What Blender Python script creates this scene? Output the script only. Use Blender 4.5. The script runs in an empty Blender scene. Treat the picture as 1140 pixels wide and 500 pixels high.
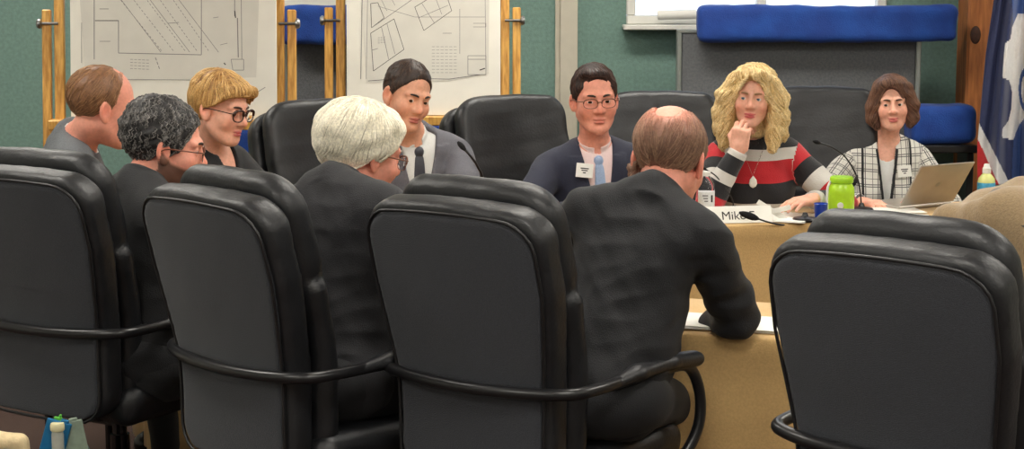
import bpy, math, random
import numpy as np
from mathutils import Vector, Matrix
random.seed(4); np.random.seed(4)
S = bpy.context.scene
COL = S.collection
PI = math.pi
# ---------------------------------------------------------------- camera
F_PX = 2050.0; CAM_Z = 1.73; PITCH = math.atan(286/F_PX)
cam_d = bpy.data.cameras.new('camera'); cam = bpy.data.objects.new('camera', cam_d); COL.objects.link(cam)
cam_d.sensor_width = 36; cam_d.lens = 36*F_PX/1140; cam_d.clip_start = 0.05
cam.location = (0, 0, CAM_Z); cam.rotation_euler = (PI/2-PITCH, 0, 0)
S.camera = cam
S.view_settings.view_transform = 'Standard'; S.view_settings.look = 'None'
S.view_settings.gamma = 1; S.view_settings.use_curve_mapping = False
S.view_settings.exposure = 0.22
def P(px, py, Y):
    """point of the room at distance Y in front of the camera, seen at photo pixel px,py"""
    xc = (px-570)/F_PX; yc = -(py-250)/F_PX
    d = np.array([xc, math.cos(PITCH)+yc*math.sin(PITCH), -math.sin(PITCH)+yc*math.cos(PITCH)])
    return np.array([0, 0, CAM_Z]) + d*(Y/d[1])
def PZ(px, z, Y):
    dep = Y*math.cos(PITCH)+(CAM_Z-z)*math.sin(PITCH)
    return np.array([(px-570)/F_PX*dep, Y, z])
# ---------------------------------------------------------------- world + light
w = bpy.data.worlds.new('world'); S.world = w; w.use_nodes = True
bg = w.node_tree.nodes['Background']; bg.inputs[0].default_value = (0.75, 0.85, 1, 1); bg.inputs[1].default_value = 1.5
LAMP = 17.0        # strength of the ceiling panels
def lin(r, g, b):
    f = lambda c: (c/255/12.92) if c/255 <= .04045 else ((c/255+.055)/1.055)**2.4
    return (f(r), f(g), f(b), 1)
# ---------------------------------------------------------------- materials
def mat(name, col, rough=.6, metal=0, noise=0, nscale=40, bump=0, bscale=80, spec=.5, col2=None, sheen=0, stretch=None, sss=0, coat=0, emit=0, trans=0, attr=False, detail=4):
    m = bpy.data.materials.new(name); m.use_nodes = True
    nt = m.node_tree; b = nt.nodes['Principled BSDF']
    b.inputs['Roughness'].default_value = rough; b.inputs['Metallic'].default_value = metal
    b.inputs['Specular IOR Level'].default_value = spec
    if sheen: b.inputs['Sheen Weight'].default_value = sheen; b.inputs['Sheen Roughness'].default_value = .5
    if coat: b.inputs['Coat Weight'].default_value = coat; b.inputs['Coat Roughness'].default_value = .15
    if sss:
        b.inputs['Subsurface Weight'].default_value = sss; b.inputs['Subsurface Radius'].default_value = (1, .35, .2); b.inputs['Subsurface Scale'].default_value = .012
    if trans: b.inputs['Transmission Weight'].default_value = trans
    if emit: b.inputs['Emission Color'].default_value = col; b.inputs['Emission Strength'].default_value = emit
    tc = nt.nodes.new('ShaderNodeTexCoord'); vec = tc.outputs['Object']
    if stretch:
        mp = nt.nodes.new('ShaderNodeMapping'); mp.inputs['Scale'].default_value = stretch
        nt.links.new(vec, mp.inputs['Vector']); vec = mp.outputs['Vector']
    base = None
    if attr:
        a = nt.nodes.new('ShaderNodeAttribute'); a.attribute_name = 'tint'; base = a.outputs['Color']
    if noise or col2:
        n = nt.nodes.new('ShaderNodeTexNoise'); n.inputs['Scale'].default_value = nscale; n.inputs['Detail'].default_value = detail
        nt.links.new(vec, n.inputs['Vector'])
        cr = nt.nodes.new('ShaderNodeValToRGB'); cr.color_ramp.elements[0].position = .35; cr.color_ramp.elements[1].position = .65
        nt.links.new(n.outputs['Fac'], cr.inputs['Fac'])
        if attr:
            cr.color_ramp.elements[0].color = (1-noise,)*3+(1,); cr.color_ramp.elements[1].color = (1+noise,)*3+(1,)
            mx = nt.nodes.new('ShaderNodeMix'); mx.data_type = 'RGBA'; mx.blend_type = 'MULTIPLY'; mx.inputs[0].default_value = 1
            nt.links.new(base, mx.inputs[6]); nt.links.new(cr.outputs[0], mx.inputs[7]); base = mx.outputs[2]
        else:
            c2 = col2 if col2 else tuple(min(1, c*(1+noise)) for c in col[:3])+(1,)
            c1 = col if col2 else tuple(c*(1-noise) for c in col[:3])+(1,)
            cr.color_ramp.elements[0].color = c1; cr.color_ramp.elements[1].color = c2; base = cr.outputs[0]
    if base is not None: nt.links.new(base, b.inputs['Base Color'])
    else: b.inputs['Base Color'].default_value = col
    if bump:
        n2 = nt.nodes.new('ShaderNodeTexNoise'); n2.inputs['Scale'].default_value = bscale; n2.inputs['Detail'].default_value = 5
        nt.links.new(vec, n2.inputs['Vector'])
        bp = nt.nodes.new('ShaderNodeBump'); bp.inputs['Strength'].default_value = bump; bp.inputs['Distance'].default_value = .01
        nt.links.new(n2.outputs['Fac'], bp.inputs['Height']); nt.links.new(bp.outputs[0], b.inputs['Normal'])
    return m
M = {}
M['wall'] = mat('green_wall_paint', lin(120,150,140), .85, noise=.10, nscale=60, bump=.25, bscale=160)
M['wall_side'] = mat('pale_wall_paint', lin(190,190,180), .85, noise=.04, bump=.1)
M['ceil'] = mat('ceiling_tile', lin(225,224,218), .9, noise=.04, nscale=90, bump=.2, bscale=200)
M['carpet'] = mat('brown_carpet', lin(70,50,42), .95, noise=.25, nscale=220, bump=.5, bscale=300)
M['trim'] = mat('cream_trim_paint', lin(205,198,180), .5, noise=.03, nscale=20)
M['white_frame'] = mat('white_window_frame', lin(222,220,212), .45, noise=.03, nscale=20)
M['post'] = mat('knotty_brown_wood', lin(130,74,36), .55, col2=lin(184,114,60), nscale=5, stretch=(8,8,1), bump=.15, bscale=20)
M['knot'] = mat('dark_wood_knot', lin(62,32,18), .6, noise=.3, nscale=60)
M['oak'] = mat('golden_oak_wood', lin(190,132,56), .42, col2=lin(232,180,92), nscale=9, stretch=(9,9,.8), bump=.06, bscale=30)
M['metal'] = mat('brushed_metal', lin(165,165,165), .3, metal=1, noise=.06)
M['paper'] = mat('white_paper', lin(232,230,222), .75, noise=.03, nscale=12)
M['foam'] = mat('white_foam_board', lin(236,233,222), .6, noise=.025, nscale=8)
M['sheet'] = mat('drawing_sheet', lin(216,213,203), .6, noise=.03, nscale=10)
M['ink'] = mat('grey_ink', lin(128,126,124), .8, noise=.1)
M['ink_dark'] = mat('dark_ink', lin(52,50,50), .8, noise=.1)
M['leather'] = mat('black_leather', lin(26,27,30), .43, noise=.12, nscale=30, bump=.12, bscale=110, spec=.5)
M['leather_far'] = mat('black_soft_leather', lin(30,31,34), .42, noise=.12, nscale=30, bump=.3, bscale=90)
M['panel'] = mat('charcoal_woven_fabric', lin(46,49,56), .72, noise=.18, nscale=260, bump=.4, bscale=420, sheen=.15)
M['piping'] = mat('black_piping', lin(24,24,26), .4, noise=.05)
M['plastic'] = mat('black_moulded_plastic', lin(27,27,29), .3, noise=.06, nscale=50)
M['chrome'] = mat('dark_steel', lin(70,70,72), .25, metal=1, noise=.04)
M['cloth'] = mat('tan_table_linen', lin(200,164,108), .85, noise=.06, nscale=140, bump=.2, bscale=260, sheen=.2)
M['tan_coat'] = mat('tan_wool_coat', lin(144,122,90), .9, noise=.1, nscale=120, bump=.3, bscale=220, sheen=.3)
M['blue_pad'] = mat('royal_blue_fabric', lin(14,58,140), .75, col2=lin(22,76,164), nscale=9, bump=.4, bscale=180, sheen=.1)
M['grey_pad'] = mat('grey_partition_fabric', lin(98,100,102), .9, col2=lin(112,114,116), nscale=90, bump=.4, bscale=300)
M['alu'] = mat('aluminium_edge', lin(170,176,172), .35, metal=.8, noise=.05)
# ---------------------------------------------------------------- mesh helpers
class MB:
    def __init__(s): s.v = []; s.f = []; s.m = []; s.cur = 0
    def add(s, vs, fs):
        o = len(s.v); s.v += [tuple(map(float, v)) for v in vs]; s.f += [tuple(i+o for i in f) for f in fs]; s.m += [s.cur]*len(fs)
    def box(s, c, h, R=None, bev=0):
        """box with chamfered edges: c centre, h half sizes"""
        c = np.array(c, float); h = np.array(h, float); R = np.eye(3) if R is None else R
        b = min(bev, min(h)*.9)
        if b <= 0:
            vs = [(x, y, z) for x in (-1, 1) for y in (-1, 1) for z in (-1, 1)]
            fs = [(0,1,3,2),(4,6,7,5),(0,4,5,1),(2,3,7,6),(0,2,6,4),(1,5,7,3)]
            s.add([c+R@(np.array(v)*h) for v in vs], fs); return
        vs = []; idx = {}
        for sx in (-1,1):
            for sy in (-1,1):
                for sz in (-1,1):
                    for a in range(3):
                        q = np.array([sx*(h[0]-b), sy*(h[1]-b), sz*(h[2]-b)]); q[a] += (sx,sy,sz)[a]*b
                        idx[(sx,sy,sz,a)] = len(vs); vs.append(c+R@q)
        fs = []
        for a in range(3):
            o = [k for k in range(3) if k != a]
            for sg in (-1,1):
                ring = []
                for (p, q) in ((-1,-1),(1,-1),(1,1),(-1,1)):
                    k = [0,0,0]; k[a] = sg; k[o[0]] = p; k[o[1]] = q; ring.append(idx[(k[0],k[1],k[2],a)])
                fs.append(tuple(ring))
            for p in (-1,1):
                for q in (-1,1):
                    r = []
                    for (e, ax) in ((-1,o[0]),(1,o[0]),(1,o[1]),(-1,o[1])):
                        k = [0,0,0]; k[a] = e; k[o[0]] = p; k[o[1]] = q; r.append(idx[(k[0],k[1],k[2],ax)])
                    fs.append(tuple(r))
        for sx in (-1,1):
            for sy in (-1,1):
                for sz in (-1,1): fs.append(tuple(idx[(sx,sy,sz,a)] for a in range(3)))
        s.add(vs, fs)
    def tube(s, pts, r, n=10, closed=False, flat=None, cap=True):
        """tube along pts; r number or list; flat=(axis vector, factor) squashes the section"""
        pts = [np.array(p, float) for p in pts]; N = len(pts)
        rs = [r]*N if np.isscalar(r) else list(r)
        up = None; vs = []
        for i in range(N):
            a = pts[(i-1) % N] if (closed or i) else pts[0]; b = pts[(i+1) % N] if (closed or i < N-1) else pts[-1]
            t = b-a; t = t/(np.linalg.norm(t)+1e-9)
            if up is None: up = np.array([0,0,1.]) if abs(t[2]) < .9 else np.array([1.,0,0])
            up = up - t*up.dot(t); up /= np.linalg.norm(up)+1e-9; sd = np.cross(t, up)
            for k in range(n):
                an = 2*PI*k/n; o = (up*math.cos(an)+sd*math.sin(an))*rs[i]
                if flat is not None: ax = np.array(flat[0], float); o = o-ax*o.dot(ax)*(1-flat[1])
                vs.append(pts[i]+o)
        fs = []
        for i in range(N if closed else N-1):
            j = (i+1) % N
            for k in range(n): fs.append((i*n+k, i*n+(k+1) % n, j*n+(k+1) % n, j*n+k))
        if cap and not closed: fs.append(tuple(range(n))[::-1]); fs.append(tuple((N-1)*n+k for k in range(n)))
        s.add(vs, fs)
    def lathe(s, prof, c=(0,0,0), n=24, R=None):
        c = np.array(c, float); R = np.eye(3) if R is None else R; vs = []
        for (r, z) in prof:
            for k in range(n): vs.append(c+R@np.array([r*math.cos(2*PI*k/n), r*math.sin(2*PI*k/n), z]))
        fs = []
        for i in range(len(prof)-1):
            for k in range(n): fs.append((i*n+k, i*n+(k+1) % n, (i+1)*n+(k+1) % n, (i+1)*n+k))
        fs.append(tuple(range(n))[::-1]); fs.append(tuple((len(prof)-1)*n+k for k in range(n)))
        s.add(vs, fs)
    def poly(s, pts, normal, t):
        """flat outline pts (3d) extruded by t along normal"""
        nrm = np.array(normal, float); n = len(pts); a = [np.array(p, float) for p in pts]
        s.add(a+[p+nrm*t for p in a], [tuple(range(n))[::-1], tuple(range(n, 2*n))]+[(k, (k+1) % n, n+(k+1) % n, n+k) for k in range(n)])
    def build(s, name, mats, parent=None, smooth=False, attrs=None, auto=None):
        me = bpy.data.meshes.new(name); me.from_pydata(s.v, [], s.f)
        if not isinstance(mats, (list, tuple)): mats = [mats]
        for m in mats: me.materials.append(m)
        if len(mats) > 1: me.polygons.foreach_set('material_index', s.m)
        if smooth: me.polygons.foreach_set('use_smooth', [True]*len(me.polygons))
        me.update(); me.validate()
        if auto is not None:
            try: me.set_sharp_from_angle(angle=math.radians(auto))
            except Exception: pass
        o = bpy.data.objects.new(name, me); COL.objects.link(o)
        if parent is not None: o.parent = parent
        return o
def tag(o, label=None, cat=None, group=None, kind=None):
    if label: o['label'] = label
    if cat: o['category'] = cat
    if group: o['group'] = group
    if kind: o['kind'] = kind
    return o
def thing(name, label, cat, group=None, loc=(0,0,0), rz=0):
    o = bpy.data.objects.new(name, None); o.empty_display_size = .1; COL.objects.link(o)
    o.location = tuple(map(float, loc)); o.rotation_euler = (0, 0, rz); return tag(o, label, cat, group)
def rebase(ob):
    """move an Empty's children meshes, built in world coordinates, under its own base point"""
    L = Matrix.Translation(ob.location) @ Matrix.Rotation(ob.rotation_euler.z, 4, 'Z'); Li = L.inverted(); seen = set()
    def rec(o):
        for c in [x for x in bpy.data.objects if x.parent == o]:
            if c.type == 'MESH' and c.data.name not in seen: seen.add(c.data.name); c.data.transform(Li)
            rec(c)
    rec(ob)
def copy_tree(o, parent=None):
    c = o.copy(); COL.objects.link(c)
    if parent is not None: c.parent = parent
    for ch in [x for x in bpy.data.objects if x.parent == o]: copy_tree(ch, c)
    return c
def rotz(a): c, s = math.cos(a), math.sin(a); return np.array([[c,-s,0],[s,c,0],[0,0,1.]])
def rotx(a): c, s = math.cos(a), math.sin(a); return np.array([[1.,0,0],[0,c,-s],[0,s,c]])
def roty(a): c, s = math.cos(a), math.sin(a); return np.array([[c,0,s],[0,1.,0],[-s,0,c]])
def spline(pts, n=8, closed=False):
    """Catmull-Rom through pts"""
    P_ = [np.array(p, float) for p in pts]; N = len(P_); out = []
    for i in range(N if closed else N-1):
        g = (lambda k: P_[k % N]) if closed else (lambda k: P_[min(max(k, 0), N-1)])
        a, b, c, d = g(i-1), g(i), g(i+1), g(i+2)
        for k in range(n):
            t = k/n; out.append(.5*((2*b)+(-a+c)*t+(2*a-5*b+4*c-d)*t*t+(-a+3*b-3*c+d)*t**3))
    if not closed: out.append(P_[-1])
    return out
# ---------------------------------------------------------------- implicit surfaces
def nrm(v): v = np.array(v, float); return v/(np.linalg.norm(v)+1e-12)
def ell(p, c, r):
    q = p-np.array(c, np.float32); r = np.array(r, np.float32)
    k0 = np.sqrt(((q/r)**2).sum(1))+1e-9; k1 = np.sqrt(((q/(r*r))**2).sum(1))+1e-9
    return k0*(k0-1)/k1
def sph(p, c, r): return np.sqrt(((p-np.array(c, np.float32))**2).sum(1))-r
def cap(p, a, b, ra, rb=None):
    rb = ra if rb is None else rb
    a = np.array(a, np.float32); b = np.array(b, np.float32); ba = b-a
    t = np.clip(((p-a)@ba)/(ba@ba+1e-12), 0, 1)
    return np.sqrt(((p-a-t[:,None]*ba)**2).sum(1))-(ra+(rb-ra)*t)
def rbox(p, c, h, r):
    q = np.abs(p-np.array(c, np.float32))-(np.array(h, np.float32)-r)
    return np.sqrt((np.maximum(q, 0)**2).sum(1))+np.minimum(q.max(1), 0)-r
def smin(a, b, k):
    h = np.clip(.5+.5*(b-a)/k, 0, 1); return b*(1-h)+a*h-k*h*(1-h)
def smax(a, b, k): return -smin(-a, -b, k)
def masked(p, c, R, f, far=.08):
    """evaluate f only within R of c"""
    d = np.sqrt(((p-np.array(c, np.float32))**2).sum(1)); m = d < R
    out = np.maximum(d-R, 0)+far
    if m.any(): out[m] = f(p[m])
    return out
_wd = [(nrm(np.random.randn(3)), np.random.rand()*6.28) for _ in range(40)]
def wob(p, fr, k0=0, n=5):
    """cheap smooth noise in about -1..1"""
    s = 0
    for i in range(n):
        d, ph = _wd[(k0+i) % 40]; s = s+np.sin((p@(d*fr*(1+.37*i))).astype(np.float32)+ph)/(1+.35*i)
    return s/2.2
def nets(f, lo, hi, h, B=8, slack=1.6):
    """surface nets of f<0 between lo and hi: vertices, quads"""
    lo = np.array(lo, float); hi = np.array(hi, float); nb = np.maximum(1, np.ceil((hi-lo)/(h*B)).astype(int)); n = nb*B+1
    cen = [lo[a]+(np.arange(nb[a])+.5)*B*h for a in range(3)]
    C = np.stack(np.meshgrid(*cen, indexing='ij'), -1).reshape(-1, 3).astype(np.float32)
    dc = f(C); act = np.abs(dc) < B*h*.87*slack
    V = np.repeat(np.repeat(np.repeat(np.where(dc.reshape(nb) < 0, -1., 1.).astype(np.float32), B, 0), B, 1), B, 2)
    V = np.pad(V, ((0,1),(0,1),(0,1)), mode='edge')
    ids = np.argwhere(act.reshape(nb))
    k = np.arange(B+1); K = np.stack(np.meshgrid(k, k, k, indexing='ij'), -1).reshape(-1, 3)
    for s0 in range(0, len(ids), 700):
        I = (ids[s0:s0+700, None, :]*B+K[None]).reshape(-1, 3)
        V[I[:,0], I[:,1], I[:,2]] = f((lo+I*h).astype(np.float32))
    V[0]=abs(V[0])+1e-4; V[-1]=abs(V[-1])+1e-4; V[:,0]=abs(V[:,0])+1e-4; V[:,-1]=abs(V[:,-1])+1e-4; V[:,:,0]=abs(V[:,:,0])+1e-4; V[:,:,-1]=abs(V[:,:,-1])+1e-4
    G = V < 0; cs = np.zeros(tuple(n-1), np.int8)
    for dx in (0,1):
        for dy in (0,1):
            for dz in (0,1): cs += G[dx:n[0]-1+dx, dy:n[1]-1+dy, dz:n[2]-1+dz]
    A = np.argwhere((cs > 0) & (cs < 8)); idx = -np.ones(tuple(n-1), np.int64); idx[A[:,0],A[:,1],A[:,2]] = np.arange(len(A))
    acc = np.zeros((len(A), 3)); cnt = np.zeros(len(A))
    for ax in range(3):
        o = [q for q in range(3) if q != ax]
        for p in (0,1):
            for q in (0,1):
                a = A.copy(); a[:,o[0]] += p; a[:,o[1]] += q; b = a.copy(); b[:,ax] += 1
                va = V[a[:,0],a[:,1],a[:,2]]; vb = V[b[:,0],b[:,1],b[:,2]]; m = (va < 0) != (vb < 0)
                t = np.where(m, va/np.where(m, va-vb, 1), 0); pt = a.astype(float); pt[:,ax] += t
                acc[m] += pt[m]; cnt[m] += 1
    verts = lo+(acc/np.maximum(cnt, 1)[:,None])*h; quads = []
    for ax in range(3):
        o = [(ax+1) % 3, (ax+2) % 3]
        sl = [slice(1, n[q]-1) for q in range(3)]; sl[ax] = slice(0, n[ax]-1); s2 = list(sl); s2[ax] = slice(1, n[ax])
        g0 = G[tuple(sl)]; g1 = G[tuple(s2)]; E = np.argwhere(g0 != g1)
        off = np.array([1,1,1]); off[ax] = 0; inside = g0[E[:,0],E[:,1],E[:,2]]; E = E+off
        c = []
        for (p, q) in ((-1,-1),(0,-1),(0,0),(-1,0)):
            e = E.copy(); e[:,o[0]] += p; e[:,o[1]] += q; c.append(idx[e[:,0],e[:,1],e[:,2]])
        Q = np.stack(c, 1); Q[~inside] = Q[~inside][:, ::-1]; quads.append(Q[(Q >= 0).all(1)])
    return verts, np.concatenate(quads)
def sdf_obj(name, f, lo, hi, h, mats, parent=None, colf=None, restf=None, slack=1.6, extra=None, matf=None):
    v, q = nets(f, lo, hi, h, slack=slack)
    me = bpy.data.meshes.new(name); nv = len(v); vs = v; qs = q; nq = len(q)
    me.vertices.add(nv); me.vertices.foreach_set('co', vs.astype(np.float32).ravel())
    me.loops.add(nq*4); me.loops.foreach_set('vertex_index', qs.astype(np.int32).ravel())
    me.polygons.add(nq); me.polygons.foreach_set('loop_start', np.arange(0, nq*4, 4, dtype=np.int32))
    me.update(calc_edges=True); me.validate()
    me.polygons.foreach_set('use_smooth', np.ones(len(me.polygons), bool))
    if not isinstance(mats, (list, tuple)): mats = [mats]
    for m in mats: me.materials.append(m)
    if matf is not None: me.polygons.foreach_set('material_index', matf(vs[qs].mean(1)).astype(np.int32))
    if colf is not None:
        c = colf(vs.astype(np.float32)); a = me.color_attributes.new('tint', 'FLOAT_COLOR', 'POINT')
        a.data.foreach_set('color', np.concatenate([c, np.ones((len(c), 1))], 1).astype(np.float32).ravel())
    if restf is not None:
        r = restf(vs.astype(np.float32)); a = me.attributes.new('rest', 'FLOAT_VECTOR', 'POINT')
        a.data.foreach_set('vector', r.astype(np.float32).ravel())
    o = bpy.data.objects.new(name, me); COL.objects.link(o)
    if parent is not None: o.parent = parent
    return o
# ================================================================ people
def skull(q): return ell(q, (0,-.015,.035), (.077,.098,.088))
def head_sdf(q, o):
    """head in its own frame: x right, y forward, z up, about .24 tall, without hair"""
    g = o.get('fem', 0); jw = o.get('jaw', 1.0); ns = o.get('nose', 1.0)
    ax = np.abs(q[:,0]); m = np.stack([ax, q[:,1], q[:,2]], 1)
    d = skull(q)
    d = smin(d, ell(q, (0,.03,-.03), (.061*jw,.063,.084)), .025)
    jaw = smin(cap(m, (.046*jw,.0,-.052), (.020,.066,-.096), .019, .016), sph(q, (0,.071,-.098), .0195-.003*g), .02)
    d = smin(d, jaw, .028)
    d = smin(d, ell(m, (.040*jw,.058,-.028), (.024,.026,.026)), .02)                      # cheek
    d = smin(d, cap(m, (.012,.086,.026), (.046,.070,.024), .0105-.003*g, .008), .014)      # brow
    d = smax(d, -ell(m, (.032,.096,.004), (.021,.017,.013)), .012)                          # eye socket
    lid = sph(m, (.031,.0735,.004), .0150)
    lid = smax(lid, -ell(m, (.0315,.090,.0035), (.0130,.014,.0040+o.get('eye', 0))), .002)
    d = smin(d, lid, .005)
    nose = smin(cap(q, (0,.088,.012), (0,.105,-.022), .0075, .0100*ns), sph(q, (0,.1065,-.0265), .0115*ns), .008)
    nose = smin(nose, ell(m, (.0125*ns,.0955,-.030), (.0078,.010,.0072)), .007)
    d = smin(d, nose, .010)
    d = smax(d, -ell(m, (.006,.101,-.0385), (.0036,.005,.003)), .003)
    xs = q[:,0]
    lipz = .0022*np.cos(xs*150)
    q2 = q.copy(); q2[:,1] += xs*xs*9; q2[:,2] -= o.get('smile', 0)*xs*xs*14
    lp = smin(ell(q2, (0,.0895,-.0585), (.0235,.0085,.0058)), ell(q2, (0,.0890,-.0695), (.0205,.0095,.0068)), .002)
    d = smin(d, lp, .005)
    d = smax(d, -ell(q2, (0,.1000,-.0640), (.0235,.0105,.0012)), .002)
    d = smax(d, -ell(q, (0,.100,-.0815), (.016,.010,.006)), .008)
    # ears
    e = m-np.array((.079,-.006,-.006), np.float32); a = -.15
    ey = e[:,1]*math.cos(a)-e[:,2]*math.sin(a); ez = e[:,1]*math.sin(a)+e[:,2]*math.cos(a)
    ex = e[:,0]-.45*np.maximum(-ey, -.01)
    E = np.stack([ex, ey, ez], 1)
    ear = smax(ell(E, (0,0,0), (.0085,.0185,.032)), -ell(E, (.0075,.003,.003), (.0060,.0105,.020)), .004)
    ear = smin(ear, ell(E, (-.001,.002,-.026), (.006,.010,.010)), .006)
    return smin(d, ear, .006)
def arm_ik(Sh, Wr, pole, l1, l2):
    Sh = np.array(Sh, float); Wr = np.array(Wr, float); v = Wr-Sh; L = np.linalg.norm(v)
    if L > (l1+l2)*.985: Wr = Sh+v/L*(l1+l2)*.985; v = Wr-Sh; L = np.linalg.norm(v)
    L = max(L, .08); u = v/L; a = (l1*l1-l2*l2+L*L)/(2*L); hh = math.sqrt(max(l1*l1-a*a, 0))
    pl = np.array(pole, float)-Sh; pl = nrm(pl-u*pl.dot(u)); return Sh+u*a+pl*hh, Wr
def hand_sdf(q, curl, thumb=0, spread=0.0):
    """hand frame: x towards the thumb, y along the fingers, z out of the back of the hand"""
    d = rbox(q, (0,.048,0), (.040,.046,.0135), .0125)
    d = smin(d, ell(q, (.022,.032,-.009), (.019,.030,.014)), .01)
    d = smin(d, cap(q, (0,-.03,0), (0,.02,0), .026, .024), .02)
    fx = (.030,.0105,-.0095,-.0285); fy = (.088,.093,.088,.078); fl = (.072,.080,.074,.058)
    c = curl if hasattr(curl, '__len__') else (curl,)*4
    for i in range(4):
        a = 0; p0 = np.array((fx[i], fy[i]-.006, 0)); rr = .0094-(.001 if i == 3 else 0)
        sx = (fx[i]/.03)*spread; fd = None
        for k, (fr, ca) in enumerate(((.46,.75), (.30,1.05), (.24,.7))):
            a += c[i]*ca; dr = np.array((sx, math.cos(a), -math.sin(a))); p1 = p0+dr*fl[i]*fr
            fd_ = cap(q, p0, p1, rr, rr*.92); fd = smin(fd, fd_, .002) if k else fd_
            p0 = p1; rr *= .90
        d = smin(d, fd, .0045)
    t0 = np.array((.026,.020,-.008)); t1 = np.array((.052,.050,-.016-.012*thumb)); t2 = np.array((.058-.02*thumb,.078,-.022-.026*thumb))
    th = smin(cap(q, t0, t1, .0145, .0110), cap(q, t1, t2, .0110, .0082), .004)
    return smin(d, th, .008)
HL = {}
def cut(y, z, ys, zs): return np.interp(y, ys, zs).astype(np.float32)-z
def hair_sdf(q, st, o):
    x, y, z = q[:,0], q[:,1], q[:,2]; ax = np.abs(x); m = np.stack([ax, y, z], 1)
    if st == 'short':
        d = ell(q, (0,-.016,.037), (.080,.100,.091+.004*o.get('top', 1)))-.001+wob(q, 120, 3)*.0012
        return smax(d, cut(y, z, (-.115,-.06,-.015,.0,.03,.056,.070,.085), (-.045,-.055,-.012,-.02,.024,.055,.092,.096)), .006)
    if st == 'side_part':
        d = smin(ell(q, (0,-.016,.038), (.083,.102,.095)), ell(q, (.010,.038,.098), (.050,.036,.020)), .02)+wob(q, 110, 3)*.0013
        d = smax(d, cut(y, z, (-.115,-.06,-.015,.0,.03,.056,.070,.085), (-.045,-.06,-.010,-.025,.010,.048,.090,.098)), .006)
        return smax(d, -ell(m, (.052,.085,.076), (.024,.034,.034)), .008)
    if st == 'curly':
        d = ell(q, (0,-.018,.038), (.085,.106,.096))+wob(q, 190, 7)*.0032
        return smax(d, cut(y, z, (-.12,-.06,-.015,.0,.03,.056,.070,.085), (-.06,-.07,-.010,-.04,-.01,.040,.070,.080)), .006)
    if st == 'balding':          # hair on the back and sides, thin strip over the top
        d = ell(q, (0,-.018,.035), (.081,.101,.089))+wob(q, 120, 9)*.0012
        d = smax(d, cut(y, z, (-.115,-.06,-.015,.0,.022,.035,.05), (-.055,-.065,-.010,-.02,.02,.10,.15)), .006)
        top = ell(q, (0,.040,.110), (.030,.050,.016))
        return d
    if st == 'bald_crown':       # bare crown seen from behind
        d = ell(q, (0,-.018,.035), (.084,.104,.088))+wob(q, 110, 11)*.0014
        d = smax(d, cut(y, z, (-.12,-.06,-.015,.0,.03,.045), (-.100,-.095,-.010,-.03,.02,.14)), .006)
        d = smin(d, ell(q, (-.082,.006,-.030), (.016,.026,.030))+wob(q, 160, 2)*.004, .01)
        return smax(smax(d, -ell(q, (.0,-.035,.126), (.044,.072,.034)), .008), -ell(q, (.004,-.088,.104), (.028,.034,.030)), .014)
    if st == 'bowl':
        d = smin(ell(q, (0,-.026,.032), (.098,.118,.102)), ell(q, (0,.034,.080), (.074,.048,.040)), .02)
        d = d+wob(q, 70, 13)*.0035
        d = smax(d, cut(y, z, (-.14,-.08,-.04,-.015,.012,.045,.075,.10), (-.062,-.068,-.040,-.012,-.006,.030,.058,.080)), .008)
        return d
    if st == 'pixie_bob':
        d = smin(ell(q, (0,-.022,.038), (.090,.112,.100)), ell(q, (0,.046,.080), (.076,.048,.034)), .02)
        d = smin(d, cap(m, (.060,.070,.075), (.082,.045,.032), .020, .010), .015)
        d = d+wob(q, 80, 17)*.0022
        d = smax(d, cut(y, z, (-.13,-.08,-.03,-.012,.01,.04,.06,.09), (-.090,-.085,-.030,.006,.012,.034,.052,.066)), .008)
        return d
    if st == 'long_waves':
        d = smin(ell(q, (0,-.022,.040), (.098,.115,.102)), ell(q, (.0,.052,.100), (.070,.045,.030)), .025)
        for sx in (-1, 1):
            pts = [(.080,.030,.065), (.105,.022,.0), (.112,.010,-.07), (.108,.020,-.135), (.100,.048,-.195)]
            for a, b, ra, rb in zip(pts[:-1], pts[1:], (.030,.040,.044,.040), (.040,.044,.040,.022)):
                d = smin(d, cap(q, (a[0]*sx, a[1], a[2]), (b[0]*sx, b[1], b[2]), ra, rb), .02)
        d = smin(d, ell(q, (0,-.065,-.07), (.105,.060,.13)), .03)
        d = d+wob(q*np.array((1,1,.7), np.float32), 75, 21)*.0050+wob(q, 150, 25)*.0015
        d = smax(d, -ell(q, (.002,.112,-.022), (.067,.088,.112)), .010)
        return smax(d, -ell(q, (0,.07,-.16), (.055,.09,.06)), .01)
    if st == 'chin_bob':
        d = smin(ell(q, (0,-.022,.040), (.092,.110,.100)), ell(q, (.0,.045,.098), (.066,.044,.028)), .025)
        for sx in (-1, 1):
            pts = [(.070,.045,.075), (.088,.030,.0), (.086,.020,-.06), (.074,.030,-.095)]
            for a, b, ra, rb in zip(pts[:-1], pts[1:], (.022,.028,.030), (.028,.030,.016)):
                d = smin(d, cap(q, (a[0]*sx, a[1], a[2]), (b[0]*sx, b[1], b[2]), ra, rb), .02)
        d = smin(d, ell(q, (0,-.055,-.03), (.086,.060,.08)), .03)
        d = smin(d, cap(q, (.030,.070,.102), (-.062,.062,.055), .014, .010), .015)   # swept fringe
        d = d+wob(q, 75, 27)*.0025
        return smax(d, -ell(q, (.010,.112,-.014), (.064,.080,.104)), .008)
def spine(T, N, H):
    z = nrm(N-H); f = T[:,1]; y = nrm(f-z*f.dot(z)); return np.stack([np.cross(y, z), y, z], 1)
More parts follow.
